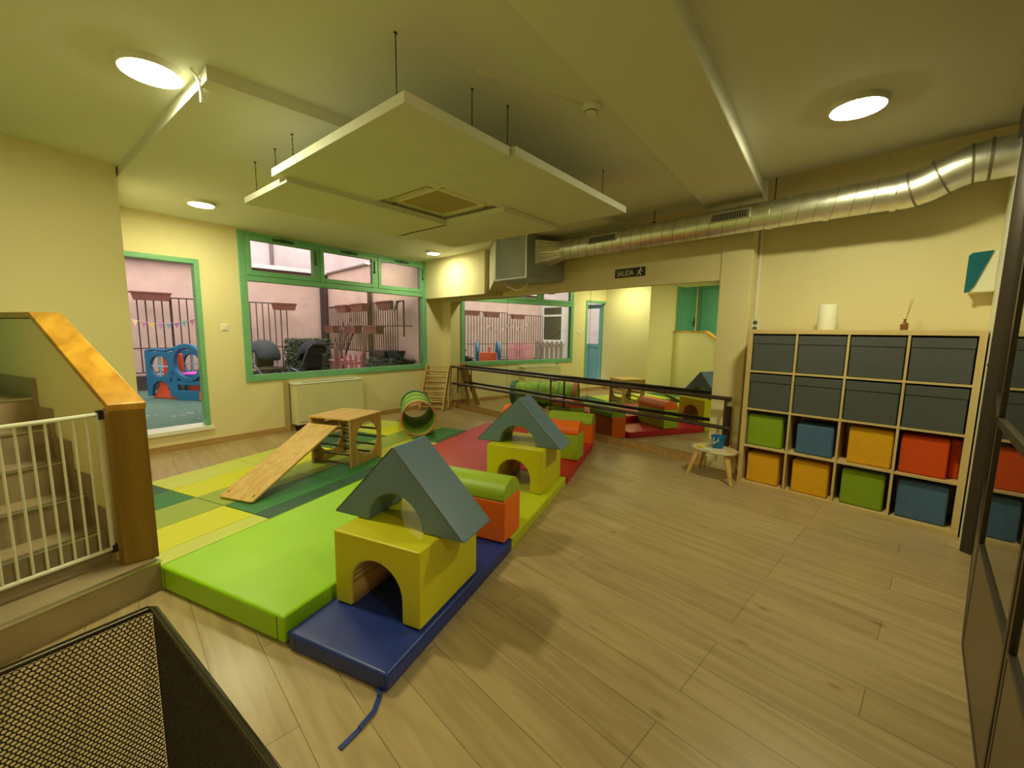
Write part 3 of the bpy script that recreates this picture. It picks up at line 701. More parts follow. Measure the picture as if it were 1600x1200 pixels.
def mat_block(name, label, u0, u1, v0, v1, h, m, bev=0.012, rot=0.0, seam=True):
    t = thing(name, label, 'gym mat', UV(u0, v0), UA + rot)
    L, Wd = u1 - u0, v1 - v0
    bm_ = MB(); nx, ny = 24, 14
    # gently domed, slightly uneven padded top
    rnd = random.Random(hash(label) % 1000)
    grid = [[None] * (ny + 1) for _ in range(nx + 1)]
    for i in range(nx + 1):
        for j in range(ny + 1):
            x, y = L * i / nx, Wd * j / ny
            e = min(1, min(i, nx - i) / 3) * min(1, min(j, ny - j) / 3)
            grid[i][j] = bm_._v((x, y, h - 0.006 + 0.008 * e + 0.003 * e * math.sin(7.1 * x + 3 * y) * math.cos(5.3 * y + 1.0)))
    for i in range(nx):
        for j in range(ny):
            bm_.bm.faces.new([grid[i][j], grid[i + 1][j], grid[i + 1][j + 1], grid[i][j + 1]])
    border = [grid[i][0] for i in range(nx + 1)] + [grid[nx][j] for j in range(1, ny + 1)] + [grid[i][ny] for i in range(nx - 1, -1, -1)] + [grid[0][j] for j in range(ny - 1, 0, -1)]
    low = [bm_._v(((M_ := v_.co).x, M_.y, 0.0)) for v_ in border]
    n = len(border)
    for i in range(n):
        bm_.bm.faces.new([border[i], low[i], low[(i + 1) % n], border[(i + 1) % n]])
    bm_.bm.faces.new(low)
    o = bm_.build('padding', m, t, bevel=bev, seg=3, smooth=True)
    if seam:
        z = h - 0.010
        for sx_, sy_ in ((-0.001, 0.045), (-0.001, Wd - 0.045)):
            MB().tube([(sx_, sy_, 0.012), (sx_, sy_, h - 0.014)], 0.0016, 5).build('corner_seam', M_seamd, t)
        MB().tube([(-0.001, -0.001, z), (L + 0.001, -0.001, z), (L + 0.001, Wd + 0.001, z), (-0.001, Wd + 0.001, z)], 0.0022, 5, closed=True).build('edge_piping', m, t)
    return t
lime = mat_block('gym_mat', 'thick lime green vinyl gym mat between stair post and foam house', -3.275, -1.28, 2.02, 2.995, 0.14, M_lime, 0.016)
rm = mat_block('gym_mat', 'thick red vinyl gym mat behind the far foam house', -1.27, 0.52, 2.06, 2.995, 0.185, M_red, 0.016)
bm1 = mat_block('gym_mat', 'low royal blue vinyl gym mat carrying the front foam house, strap loose on the floor', -3.285, -2.095, 1.43, 1.985, 0.088, M_blue, 0.016)
ym = mat_block('gym_mat', 'low yellow green vinyl gym mat carrying the second foam house', -2.085, -0.800, 1.435, 2.02, 0.088, M_yellowmat, 0.014, rot=R(1.2))
rl = mat_block('gym_mat', 'low red vinyl gym mat carrying the green foam block', -0.780, 0.49, 1.455, 2.00, 0.088, M_red, 0.014, rot=R(2.8))
# loose strap of the blue mat
Mi = frameM(UV(-3.285, 1.43), UA).inverted()
pts = [Mi @ Vector(p) for p in ((-3.585, 0.165, 0.012), (-3.607, 0.105, 0.006), (-3.655, 0.055, 0.006), (-3.72, 0.028, 0.006), (-3.80, 0.005, 0.006))]
sb = MB()
for k in range(len(pts) - 1):
    a, b = pts[k], pts[k + 1]; d = (b - a).normalized(); n_ = Vector((-d.y, d.x, 0)) * 0.009
    sb.bm.faces.new([sb._v(a + n_), sb._v(b + n_), sb._v(b - n_), sb._v(a - n_)])
so = sb.build('strap', M_blue, bm1); md = so.modifiers.new('s', 'SOLIDIFY'); md.thickness = 0.004; md.offset = 1

# foam houses
def arch_outline(w_, h_, ow, oh, base=0.0, off=0.0, n=14):
    """outline of a block with an arched opening standing on its base"""
    r = ow / 2; c = w_ / 2 + off
    pts = [(0, 0), (c - r, 0)]
    for i in range(n + 1):
        a = PI - PI * i / n
        pts.append((c + r * math.cos(a), (oh - r) + r * math.sin(a)))
    pts += [(c + r, 0), (w_, 0), (w_, h_), (0, h_)]
    return pts
def strip_prism(mb, outline_fn, d0, d1): pass

def arch_mesh(mb, w_, h_, ow, oh, d, n=14, off=0.0):
    """solid block, arch tunnel along x; faces as clean strips so the soft edges shade well"""
    r = ow / 2; c = w_ / 2 + off
    inner = [(c - r, 0)] + [(c + r * math.cos(PI - PI * i / n), (oh - r) + r * math.sin(PI - PI * i / n)) for i in range(n + 1)] + [(c + r, 0)]
    outer = [(0, 0)]
    for (y, z) in inner[1:-1]:
        dy, dz = y - c, z - (oh - r)
        t = 1e9
        if dy < -1e-9: t = min(t, -c / dy)
        if dy > 1e-9: t = min(t, (w_ - c) / dy)
        if dz > 1e-9: t = min(t, (h_ - (oh - r)) / dz)
        outer.append((c + dy * t, (oh - r) + dz * t))
    outer.append((w_, 0))
    for tgt in ((0, h_), (w_, h_)):
        k = min(range(len(outer)), key=lambda i: (outer[i][0] - tgt[0]) ** 2 + (outer[i][1] - tgt[1]) ** 2); outer[k] = tgt
    F0o = [mb._v((0, y, z)) for y, z in outer]; F1o = [mb._v((d, y, z)) for y, z in outer]
    F0i = [mb._v((0, y, z)) for y, z in inner]; F1i = [mb._v((d, y, z)) for y, z in inner]
    for i in range(len(outer) - 1):
        mb.bm.faces.new([F0o[i], F0o[i + 1], F0i[i + 1], F0i[i]]); mb.bm.faces.new([F1o[i], F1i[i], F1i[i + 1], F1o[i + 1]])
        mb.bm.faces.new([F0o[i], F1o[i], F1o[i + 1], F0o[i + 1]]); mb.bm.faces.new([F0i[i], F0i[i + 1], F1i[i + 1], F1i[i]])
    mb.bm.faces.new([F0o[0], F0i[0], F1i[0], F1o[0]]); mb.bm.faces.new([F0o[-1], F1o[-1], F1i[-1], F0i[-1]])
    return inner

def foam_arch(label, u, v, z, rot=0.0, w_=0.505, h_=0.368, d=0.515):
    t = thing('foam_arch_block', label, 'foam block', UV(u, v, z), UA + rot, 'yellow foam arch blocks')
    mb = MB(); inner = arch_mesh(mb, w_, h_, 0.300, 0.262, d)
    o = mb.build('foam_body', M_yellow, t, bevel=0.012, seg=3, smooth=True)
    # tan lining inside the arch
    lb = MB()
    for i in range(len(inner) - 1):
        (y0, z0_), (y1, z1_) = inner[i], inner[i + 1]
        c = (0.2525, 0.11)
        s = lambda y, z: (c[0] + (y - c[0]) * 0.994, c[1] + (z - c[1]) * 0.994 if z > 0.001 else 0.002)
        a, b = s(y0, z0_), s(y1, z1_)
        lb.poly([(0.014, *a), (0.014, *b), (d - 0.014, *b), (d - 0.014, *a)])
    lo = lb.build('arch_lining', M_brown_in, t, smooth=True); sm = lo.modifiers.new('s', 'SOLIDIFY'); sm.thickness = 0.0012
    MB().tube([(0.0, 0.008, h_ - 0.004), (0.0, w_ - 0.008, h_ - 0.004)], 0.0022, 5).tube([(0.008, 0.0, h_ - 0.004), (d - 0.008, 0.0, h_ - 0.004)], 0.0022, 5).tube([(0.002, 0.002, 0.01), (0.002, 0.002, h_ - 0.01)], 0.0018, 5).build('piping', M_yellow, t)
    return t
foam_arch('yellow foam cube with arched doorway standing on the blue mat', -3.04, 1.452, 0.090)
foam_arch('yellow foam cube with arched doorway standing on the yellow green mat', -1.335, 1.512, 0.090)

def foam_roof(label, u, vc, z, d=0.272):
    t = thing('foam_roof', label, 'foam block', UV(u, vc, z), UA, 'blue grey foam roofs')
    hw, H, r, n = 0.400, 0.402, 0.162, 14
    inner = [(-r, 0)] + [(r * math.cos(PI - PI * i / n), r * math.sin(PI - PI * i / n)) for i in range(1, n)] + [(r, 0)]
    outer = [(-hw, 0.0)]
    for (y, zz) in inner[1:-1]:
        t_ = 1 / (abs(y) / hw + zz / H) if zz > 0 else 1
        outer.append((y * t_, zz * t_))
    outer.append((hw, 0.0))
    k = min(range(len(outer)), key=lambda i: abs(outer[i][0]) - outer[i][1] * 0.01); outer[k] = (0, H)
    mb = MB()
    F0o = [mb._v((0, y, q)) for y, q in outer]; F1o = [mb._v((d, y, q)) for y, q in outer]
    F0i = [mb._v((0, y, q)) for y, q in inner]; F1i = [mb._v((d, y, q)) for y, q in inner]
    for i in range(len(outer) - 1):
        mb.bm.faces.new([F0o[i], F0o[i + 1], F0i[i + 1], F0i[i]]); mb.bm.faces.new([F1o[i], F1i[i], F1i[i + 1], F1o[i + 1]])
        mb.bm.faces.new([F0o[i], F1o[i], F1o[i + 1], F0o[i + 1]]); mb.bm.faces.new([F0i[i], F0i[i + 1], F1i[i + 1], F1i[i]])
    mb.bm.faces.new([F0o[0], F0i[0], F1i[0], F1o[0]]); mb.bm.faces.new([F0o[-1], F1o[-1], F1i[-1], F0i[-1]])
    mb.build('foam_body', M_greyblue, t, bevel=0.012, seg=3, smooth=True)
    MB().tube([(0.001, -hw + 0.018, 0.012), (0.001, -0.004, H - 0.008), (0.001, 0.004, H - 0.008), (0.001, hw - 0.018, 0.012)], 0.0022, 5).build('piping', M_seamd, t)
    return t
foam_roof('blue grey foam roof with arch cut out, on top of the front yellow foam cube', -2.892, 1.712, 0.459)
foam_roof('blue grey foam roof with arch cut out, on top of the second yellow foam cube', -1.243, 1.772, 0.459)

def foam_block(label, m, u, v, z, L=0.58, w_=0.25, h_=0.270, group=None, rot=0.0):
    t = thing('foam_block', label, 'foam block', UV(u, v, z), UA + rot, group)
    MB().box(0, w_, 0, L, 0, h_).build('foam_body', m, t, bevel=0.012, seg=3)
    MB().tube([(0.001, 0.004, h_ - 0.006), (w_ - 0.001, 0.004, h_ - 0.006)], 0.002, 5).tube([(0.002, 0.003, 0.01), (0.002, 0.003, h_ - 0.01)], 0.002, 5).build('piping', m, t)
def half_cyl(label, m, u, v, z, L=0.58, w_=0.25, h_=0.122, group=None, rot=0.0):
    t = thing('foam_half_cylinder', label, 'foam block', UV(u, v, z), UA + rot, group)
    n = 16
    pts = [(w_ / 2 - w_ / 2 * math.cos(PI * i / n), 0.012 + (h_ - 0.012) * math.sin(PI * i / n) ** 0.92) for i in range(n + 1)]
    pts = [(0, 0)] + pts + [(w_, 0)]
    MB().prism(pts, 0, L, 'y').build('foam_body', m, t, bevel=0.008, seg=2, smooth=True)
foam_block('orange foam block standing on the far end of the blue mat', M_orange, -2.185, 1.445, 0.090, 0.56)
half_cyl('grass green foam half cylinder lying on the orange block behind the front play house', M_grass, -2.185, 1.45, 0.360, 0.60)
foam_block('grass green foam block standing on the low red mat', M_grass, -0.315, 1.490, 0.090, 0.56)
half_cyl('orange foam half cylinder lying on the green block of the low red mat', M_orange, -0.315, 1.495, 0.360, 0.56)
foam_block('orange foam block standing on the floor past the end of the red mats', M_orange, 0.535, 1.545, 0.001, 0.56, 0.225, 0.290, rot=R(1))
half_cyl('grass green foam half cylinder lying on the orange block by the mirror', M_grass, 0.530, 1.550, 0.291, 0.56, 0.235, 0.125, rot=R(1))
foam_block('grass green foam block on the floor close to the mirror behind the second play house', M_grass, 0.70, 2.32, 0.001, 0.53, 0.27, 0.290)
half_cyl('orange foam half cylinder lying on the green block close to the mirror', M_orange, 0.70, 2.325, 0.291, 0.52, 0.27, 0.120)

# ------------------------------------------------------------------ wooden climbing cube with ramp
CA = R(27.5)
cc = thing('climbing_cube', 'birch plywood climbing cube with round holes and rungs on the striped mats', 'climbing cube', (-2.608, 2.735, 0.032), CA)
S = 0.50
for y in (0.0, S - 0.018):
    o_ = [(x, z) for x, z in rect_loop(0, S, 0, S - 0.018, 0.26, 0.26, 40)]
    i_ = circle(0.26, 0.255, 0.178, 40)
    MB().ring(o_, i_, y, y + 0.018, 'y').build('side_panel', M_plyd, cc, bevel=0.003)
MB().box(-0.006, S + 0.006, -0.006, S + 0.006, S - 0.018, S).build('top_panel', M_ply, cc, bevel=0.003)
r0 = MB().cyl((0, 0.018, 0), (0, S - 0.018, 0), 0.0115, n=12).build('rung', M_rung, cc, smooth=True); r0.location = (0.03, 0, 0.395)
for x in (0.03, S - 0.03):
    for z in (0.395, 0.305, 0.215, 0.125, 0.035):
        if (x, z) == (0.03, 0.395): continue
        q = r0.copy(); scn.collection.objects.link(q); q.location = (x, 0, z)
MB().box(S - 0.018, S, 0.018, S - 0.018, 0.44, S - 0.018).build('top_rail', M_plyd, cc)
rp = thing('ramp_board', 'long birch plywood ramp hooked to the climbing cube and resting on a striped mat', 'ramp', (-2.608, 2.735, 0.032), CA)
ax_, az, bx_, bz = -0.985, 0.0, -0.015, 0.412
dl = math.hypot(bx_ - ax_, bz - az); an = math.atan2(bz - az, bx_ - ax_)
RM = Matrix.Translation((ax_, 0.135, az + 0.004)) @ Matrix.Rotation(-an, 4, 'Y')
board = MB(RM).prism([(0.01, 0), (dl, 0), (dl, 0.36), (0.01, 0.36), (0, 0.34), (0, 0.02)], 0.0, 0.018).build('board', M_ply, rp, bevel=0.003)
MB(RM).box(0.05, 0.075, 0.035, 0.047, 0.0182, 0.0188).box(0.05, 0.075, 0.313, 0.325, 0.0182, 0.0188).build('slot', M_black, board)
MB(RM).box(dl - 0.05, dl + 0.02, 0.03, 0.06, -0.04, 0.0).box(dl - 0.05, dl + 0.02, 0.30, 0.33, -0.04, 0.0).build('hook_block', M_plyd, rp, bevel=0.003)

# ------------------------------------------------------------------ crawl tunnel
c0 = Vector((-1.395, 3.455, 0.262)); c1 = Vector((-0.79, 4.56, 0.235)); ax3 = (c1 - c0).normalized(); TL = (c1 - c0).length
tn = thing('crawl_tunnel', 'green fabric crawl tunnel with a red rim, open end towards the room', 'play tunnel', (0, 0, 0))
prof = []
N = 40
for i in range(N + 1):
    h = TL * i / N; rr = 0.222 + 0.010 * math.cos(2 * PI * i / 5) - 0.008
    prof.append((rr, h))
M_tun = bpy.data.materials.new('tunnel_fabric'); M_tun.use_nodes = True
_n = M_tun.node_tree; _p = _n.nodes['Principled BSDF']; _p.inputs['Roughness'].default_value = 0.6
_tc = _n.nodes.new('ShaderNodeTexCoord'); _nz = _n.nodes.new('ShaderNodeTexNoise'); _nz.inputs['Scale'].default_value = 5
_cr = _n.nodes.new('ShaderNodeValToRGB'); _cr.color_ramp.elements[0].color = (0.22, 0.42, 0.04, 1); _cr.color_ramp.elements[1].color = (0.40, 0.60, 0.08, 1)
_n.links.new(_tc.outputs['Object'], _nz.inputs[0]); _n.links.new(_nz.outputs[0], _cr.inputs[0]); _n.links.new(_cr.outputs[0], _p.inputs['Base Color'])
_bp = _n.nodes.new('ShaderNodeBump'); _bp.inputs['Strength'].default_value = 0.6; _bp.inputs['Distance'].default_value = 0.03
_n.links.new(_nz.outputs[0], _bp.inputs['Height']); _n.links.new(_bp.outputs[0], _p.inputs['Normal'])
MB().lathe(prof, c0, 40, ax3).build('fabric_tube', M_tun, tn, smooth=True)
a3 = ax3.orthogonal().normalized(); b3 = ax3.cross(a3)
def ringpath(c, r, n=40): return [c + r * (math.cos(2 * PI * i / n) * a3 + math.sin(2 * PI * i / n) * b3) for i in range(n)]
MB().tube(ringpath(c0 - ax3 * 0.006, 0.226), 0.012, 8, closed=True).build('rim', mat('coral_red_binding', (0.62, 0.20, 0.13), 0.6), tn, smooth=True)
MB().tube(ringpath(c1, 0.222), 0.012, 8, closed=True).build('rim', mat('teal_binding', (0.06, 0.22, 0.20), 0.6), tn, smooth=True)
MB().lathe([(0.231, 0.0), (0.233, 0.055), (0.231, 0.058)], c0, 40, ax3).build('rim_band', mat('coral_band', (0.62, 0.17, 0.15), 0.6), tn, smooth=True)
MB().lathe([(0.229, -0.085), (0.231, 0.0)], c1, 40, ax3).build('rim_band', mat('teal_band', (0.05, 0.20, 0.18), 0.6), tn, smooth=True)
MB().tube(ringpath(c0 + ax3 * 0.33, 0.229), 0.006, 6, closed=True).tube(ringpath(c0 + ax3 * 0.72, 0.229), 0.006, 6, closed=True).build('hoop_binding', mat('teal_trim', (0.12, 0.36, 0.30), 0.6), tn, smooth=True)
MB().tube([c0 + a3 * 0.0 + Vector((0.06, -0.04, 0.215)), c0 + Vector((0.065, -0.04, 0.185)), c0 + Vector((0.08, -0.05, 0.165))], 0.005, 5).build('tie_string', M_black, tn)

# ------------------------------------------------------------------ wooden climbing ladders leaning at the mirror corner
ld = thing('climbing_ladder', 'folded wooden climbing frame of two rung ladders standing in the window corner', 'climbing frame')
rv = Vector((-0.255, 0.345, 0))
def ladder(base, top, wdt, nr, z0_=0.06):
    base, top = Vector(base), Vector(top)
    L_ = (top - base).length; d = (top - base).normalized(); rn = rv.normalized(); nn = d.cross(rn).normalized()
    for s_ in (0, 1):
        o = base + rv * s_
        F = Matrix(((d.x, rn.x, nn.x, o.x), (d.y, rn.y, nn.y, o.y), (d.z, rn.z, nn.z, o.z), (0, 0, 0, 1)))
        MB(F).box(0.01, L_, -0.012, 0.012, -wdt, wdt).build('stile', M_pine, ld, bevel=0.004)
    F = Matrix(((d.x, rn.x, nn.x, base.x), (d.y, rn.y, nn.y, base.y), (d.z, rn.z, nn.z, base.z), (0, 0, 0, 1)))
    for i in range(nr):
        h = z0_ + i * (L_ - z0_ - 0.02) / (nr - 1)
        MB(F).cyl((h, 0, 0), (h, rv.length, 0), 0.011, n=10).build('rung', M_pine, ld, smooth=True)
ladder((-0.095, 4.80, 0.012), (0.145, 4.925, 0.80), 0.046, 9)
ladder((0.065, 4.86, 0.012), (0.185, 4.945, 0.80), 0.032, 8)

# ------------------------------------------------------------------ shelf unit and its boxes
su = thing('shelf_unit', 'pale oak shelf unit of sixteen square compartments against the wall', 'shelf unit', (0, 0, 0))
T, t1, C_ = 0.038, 0.016, 0.335
SZ = 1.465
MB().box(0, 0.39, -T, 0, T, SZ - T).build('side_panel', M_oakshelf, su, bevel=0.0015)
MB().box(0, 0.39, -SZ, -SZ + T, T, SZ - T).build('side_panel', M_oakshelf, su, bevel=0.0015)
MB().box(-0.001, 0.39, -SZ, 0, SZ - T, SZ).build('top_panel', M_oaktop, su, bevel=0.0015)
MB().box(-0.001, 0.39, -SZ, 0, 0, T).build('base_panel', M_oaktop, su, bevel=0.0015)
dv = MB()
for i in range(3):
    y = -(T + C_ * (i + 1) + t1 * i); dv.box(0.002, 0.385, y - t1, y, T, SZ - T)
dv.build('upright', M_oakshelf, su)
hz = MB()
for i in range(3):
    z = T + C_ * (i + 1) + t1 * i; hz.box(0.0, 0.385, -SZ + T, -T, z, z + t1)
hz.build('shelf_board', M_oaktop, su)
MB().box(0.385, 0.390, -SZ + T, -T, T, SZ - T).build('back_panel', M_oakshelf, su)
cols = ['column beside the pillar', 'second column', 'third column', 'column by the glass partition']
rows_ = ['bottom row', 'third row', 'second row', 'top row']
def cell(c, r): return -(T + (C_ + t1) * c), T + (C_ + t1) * r
for r in (3, 2):
    for c in range(4):
        y, z = cell(c, r)
        t = thing('storage_box', 'dark grey storage box in the %s, %s' % (rows_[r], cols[c]), 'storage box', (0.012, y - C_ / 2, z), 0, 'dark grey storage boxes')
        MB().box(0, 0.36, -0.160, 0.160, 0.001, 0.318).build('box_body', M_greybox, t, bevel=0.006)
        MB().box(-0.005, 0.0, -0.161, 0.161, 0.248, 0.320).build('folded_flap', M_greybox, t, bevel=0.002)
fo_ = [(0, 1, M_fg, 'grass green', 0.006, 0.285, 0.29), (1, 1, M_fb, 'blue', 0.048, 0.262, 0.265), (2, 1, M_fy, 'mustard yellow', 0.055, 0.272, 0.295), (3, 1, M_fr, 'orange red', 0.018, 0.258, 0.290),
       (0, 0, M_fy, 'mustard yellow', 0.028, 0.262, 0.275), (1, 0, M_fy, 'mustard yellow', 0.040, 0.265, 0.285), (2, 0, M_fg, 'grass green', 0.038, 0.270, 0.290), (3, 0, M_fb, 'blue', 0.030, 0.275, 0.290)]
for c, r, m_, nm_, off, wd, hh in fo_:
    y, z = cell(c, r)
    t = tag(MB().box(0, wd, -wd / 2, wd / 2, 0, hh).build('felt_basket', m_, bevel=0.016, seg=3, loc=(0.035, y - off - wd / 2, z + 0.001)), '%s felt basket in the %s, %s' % (nm_, rows_[r], cols[c]), 'basket', 'coloured felt baskets')
y, z = cell(3, 1)
tag(MB().box(0, 0.22, -0.03, 0.025, 0, 0.285).build('felt_basket', M_fr, bevel=0.012, seg=3, loc=(0.115, y - 0.305, z + 0.001)), 'narrow orange red felt basket standing behind the wide orange red one', 'basket')
# things on top of the unit
pr = thing('paper_roll', 'white roll of kitchen paper standing on the shelf unit', 'paper roll', (0.20, -0.545, SZ))
MB().lathe([(0.018, 0.0), (0.067, 0.0), (0.068, 0.004), (0.068, 0.212), (0.066, 0.216), (0.018, 0.216), (0.018, 0.0)], n=36).build('paper', mat('white_paper', (0.88, 0.86, 0.72), 0.9, bump=0.2, bscale=120), pr, smooth=True)
MB().cyl((0, 0, 0.0), (0, 0, 0.2155), 0.018, n=16, cap=False).build('cardboard_core', M_brown_in, pr)
df = thing('reed_diffuser', 'small brown glass reed diffuser bottle on the shelf unit', 'diffuser', (0.20, -1.035, SZ))
MB().lathe([(0, 0), (0.031, 0), (0.033, 0.004), (0.033, 0.048), (0.028, 0.056), (0.013, 0.062), (0.011, 0.064), (0.011, 0.078), (0.014, 0.080), (0.014, 0.088), (0, 0.088)], n=4).build('bottle', mat('amber_glass', (0.20, 0.08, 0.02), 0.12, coat=0.5), df, bevel=0.003)
MB().cyl((0, 0, 0.06), (0.01, -0.035, 0.245), 0.0017, n=6).cyl((0, 0, 0.06), (0.0, -0.018, 0.24), 0.0017, n=6).cyl((0, 0, 0.06), (-0.012, -0.028, 0.235), 0.0017, n=6).build('reeds', M_pine, df)
wb = thing('wall_dispenser', 'teal and white wall dispenser above the end of the shelf unit', 'dispenser', (XW, -1.40, 1.88))
MB().prism([(-0.075, -0.14), (0.055, -0.14), (0.072, 0.125), (0.055, 0.14), (-0.075, 0.15)], -0.13, 0, 'x').build('dispenser_body', mat('white_gloss', (0.80, 0.78, 0.60), 0.25), wb, bevel=0.01)
MB().prism([(0.075, 0.125), (0.060, 0.142), (-0.045, 0.150), (0.028, -0.095), (0.058, -0.14), (0.075, -0.14)], -0.145, -0.128, 'x').build('teal_cover', mat('teal_plastic', (0.01, 0.13, 0.19), 0.15), wb, bevel=0.004)

# ------------------------------------------------------------------ glass folding partition
pa = thing('folding_partition', 'dark metal framed folding glass partition with solid lower panels, beside the shelf unit', 'partition')
tag_ = MB().box(-0.235, XW, -1.500, -1.474, 0, 2.9).build('wall_partition_return', M_white); struct(tag_)
MB().prism([(-0.218, -1.472), (-0.262, -1.472), (-0.290, -1.512), (-0.290, -1.535), (-0.218, -1.535)], 0, ZR).build('jamb_post', M_dark, pa, bevel=0.003)
M_solid = mat('brown_lower_panel', (0.16, 0.115, 0.065), 0.45, metal=0.2, var=0.06)
def fold(a, b, mats=True):
    a, b = Vector((*a, 0)), Vector((*b, 0)); d = b - a; L_ = d.length; F = frameM(a, math.atan2(d.y, d.x))
    # local +y points away from the room
    lf_ = MB(F).box(0, 0.03, -0.012, 0.012, 0.01, 2.6).box(L_ - 0.03, L_, -0.012, 0.012, 0.01, 2.6).box(0.03, L_ - 0.03, -0.012, 0.012, 2.54, 2.6).box(0.03, L_ - 0.03, -0.014, 0.014, 1.045, 1.08).box(0.03, L_ - 0.03, -0.013, 0.013, 0.505, 0.52).box(0.03, L_ - 0.03, -0.013, 0.013, 0.01, 0.03)
    lo_ = lf_.build('leaf_frame', M_dark, pa, bevel=0.002)
    MB(F).box(0.03, L_ - 0.03, -0.010, 0.010, 0.03, 0.505).build('lower_panel', M_solid, lo_)
    MB(F).box(0.03, L_ - 0.03, -0.003, 0.003, 0.52, 1.045).build('pane', M_pglass, lo_)
    MB(F).box(0.03, L_ - 0.03, -0.003, 0.003, 1.08, 2.54).build('pane', M_pglass, lo_)
fold((-0.300, -1.538), (-1.525, -1.475)); fold((-1.535, -1.475), (-2.425, -1.500)); fold((-2.435, -1.502), (-3.33, -1.525))
MB().box(-3.4, -0.25, -1.56, -1.45, 2.6, ZR).build('head_rail', M_dark, pa)
MB().cyl((-0.24, -1.468, 1.245), (-0.24, -1.474, 1.245), 0.008).build('lock', M_black, pa)

# ------------------------------------------------------------------ stool with beach toys
stl = thing('play_stool', 'small pale wooden stool with splayed legs beside the shelf unit', 'stool', (-0.005, 0.215, 0))
ang = R(-10)
tp = [(x * math.cos(ang) - y_ * math.sin(ang), x * math.sin(ang) + y_ * math.cos(ang)) for x, y_ in
      [(0.155 * (abs(math.cos(a)) ** 0.72) * (1 if math.cos(a) > 0 else -1), 0.212 * (abs(math.sin(a)) ** 0.80) * (1 if math.sin(a) > 0 else -1)) for a in [2 * PI * i / 40 for i in range(40)]]]
MB().prism(tp, 0.275, 0.297).build('stool_top', mat('cream_wood', (0.66, 0.58, 0.38), 0.5), stl, bevel=0.007)
for fx, fy, tx, ty in ((-0.175, 0.195, -0.10, 0.13), (-0.145, -0.215, -0.09, -0.14), (0.195, 0.22, 0.11, 0.13), (0.205, -0.19, 0.11, -0.12)):
    f_, t_ = Vector((fx, fy, 0.0)), Vector((tx, ty, 0.278)); d = (t_ - f_).normalized(); sx_ = Vector((-d.y, d.x, 0)).normalized() if abs(d.x) + abs(d.y) > 1e-4 else Vector((1, 0, 0)); sy_ = d.cross(sx_)
    lb = MB(); A = []; B = []
    for q in range(4):
        sgx, sgy = ((-1, -1), (1, -1), (1, 1), (-1, 1))[q]
        A.append(lb._v(f_ + sx_ * 0.013 * sgx + sy_ * 0.009 * sgy)); B.append(lb._v(t_ + sx_ * 0.026 * sgx + sy_ * 0.010 * sgy))
    lb.bm.faces.new(A); lb.bm.faces.new(B[::-1])
    for q in range(4): lb.bm.faces.new([A[q], B[q], B[(q + 1) % 4], A[(q + 1) % 4]])
    lb.build('leg', M_pine, stl, bevel=0.003)
bk = thing('toy_bucket', 'blue plastic toy bucket on the small stool', 'bucket', (0.035, 0.205, 0.297))
MB().lathe([(0, 0.0), (0.048, 0.0), (0.063, 0.105), (0.069, 0.106), (0.069, 0.120), (0.062, 0.120), (0.046, 0.006), (0, 0.006)], n=28).build('bucket_body', mat('bucket_blue', (0.01, 0.16, 0.48), 0.35), bk, smooth=True)
MB().tube([(-0.066, 0.02, 0.112), (-0.090, 0.015, 0.085), (-0.100, 0.0, 0.05), (-0.092, -0.015, 0.08), (-0.066, -0.03, 0.112)], 0.003, 6).build('bucket_handle', M_white, bk, smooth=True)
sv = thing('toy_brush', 'yellow toy brush with olive handle lying on the stool against the bucket', 'toy', (-0.075, 0.30, 0.297))
MB().lathe([(0, 0.022), (0.030, 0.020), (0.042, 0.012), (0.040, 0.0), (0, 0.0)], (0, 0.02, 0.004), 20).build('brush_head', mat('toy_yellow', (0.75, 0.60, 0.06), 0.4), sv, smooth=True)
MB().cyl((0, 0.0, 0.012), (0.035, -0.13, 0.088), 0.0055, n=8).build('brush_handle', mat('toy_olive', (0.35, 0.40, 0.10), 0.4), sv, smooth=True)
tr_ = tag(MB().box(-0.045, 0.045, -0.03, 0.03, 0, 0.012).build('toy_tray', mat('toy_white', (0.70, 0.74, 0.55), 0.4), bevel=0.004, loc=(-0.125, 0.245, 0.297), rz=R(70)), 'small pale toy tray lying on the stool in front of the brush', 'toy')
tg = thing('toy_rings', 'two small wooden toy rings lying on the end of the stool', 'toy', (-0.055, 0.065, 0.297))
for x, y_ in ((0, 0), (0.025, -0.045)):
    MB().tube([(x + 0.021 * math.cos(2 * PI * i / 18), y_ + 0.021 * math.sin(2 * PI * i / 18), 0.007) for i in range(18)], 0.0065, 6, closed=True).build('ring', M_pine, tg, smooth=True)
MB().cyl((0.03, 0.01, 0.0), (0.035, 0.015, 0.055), 0.005, n=8).build('peg', M_pine, tg)

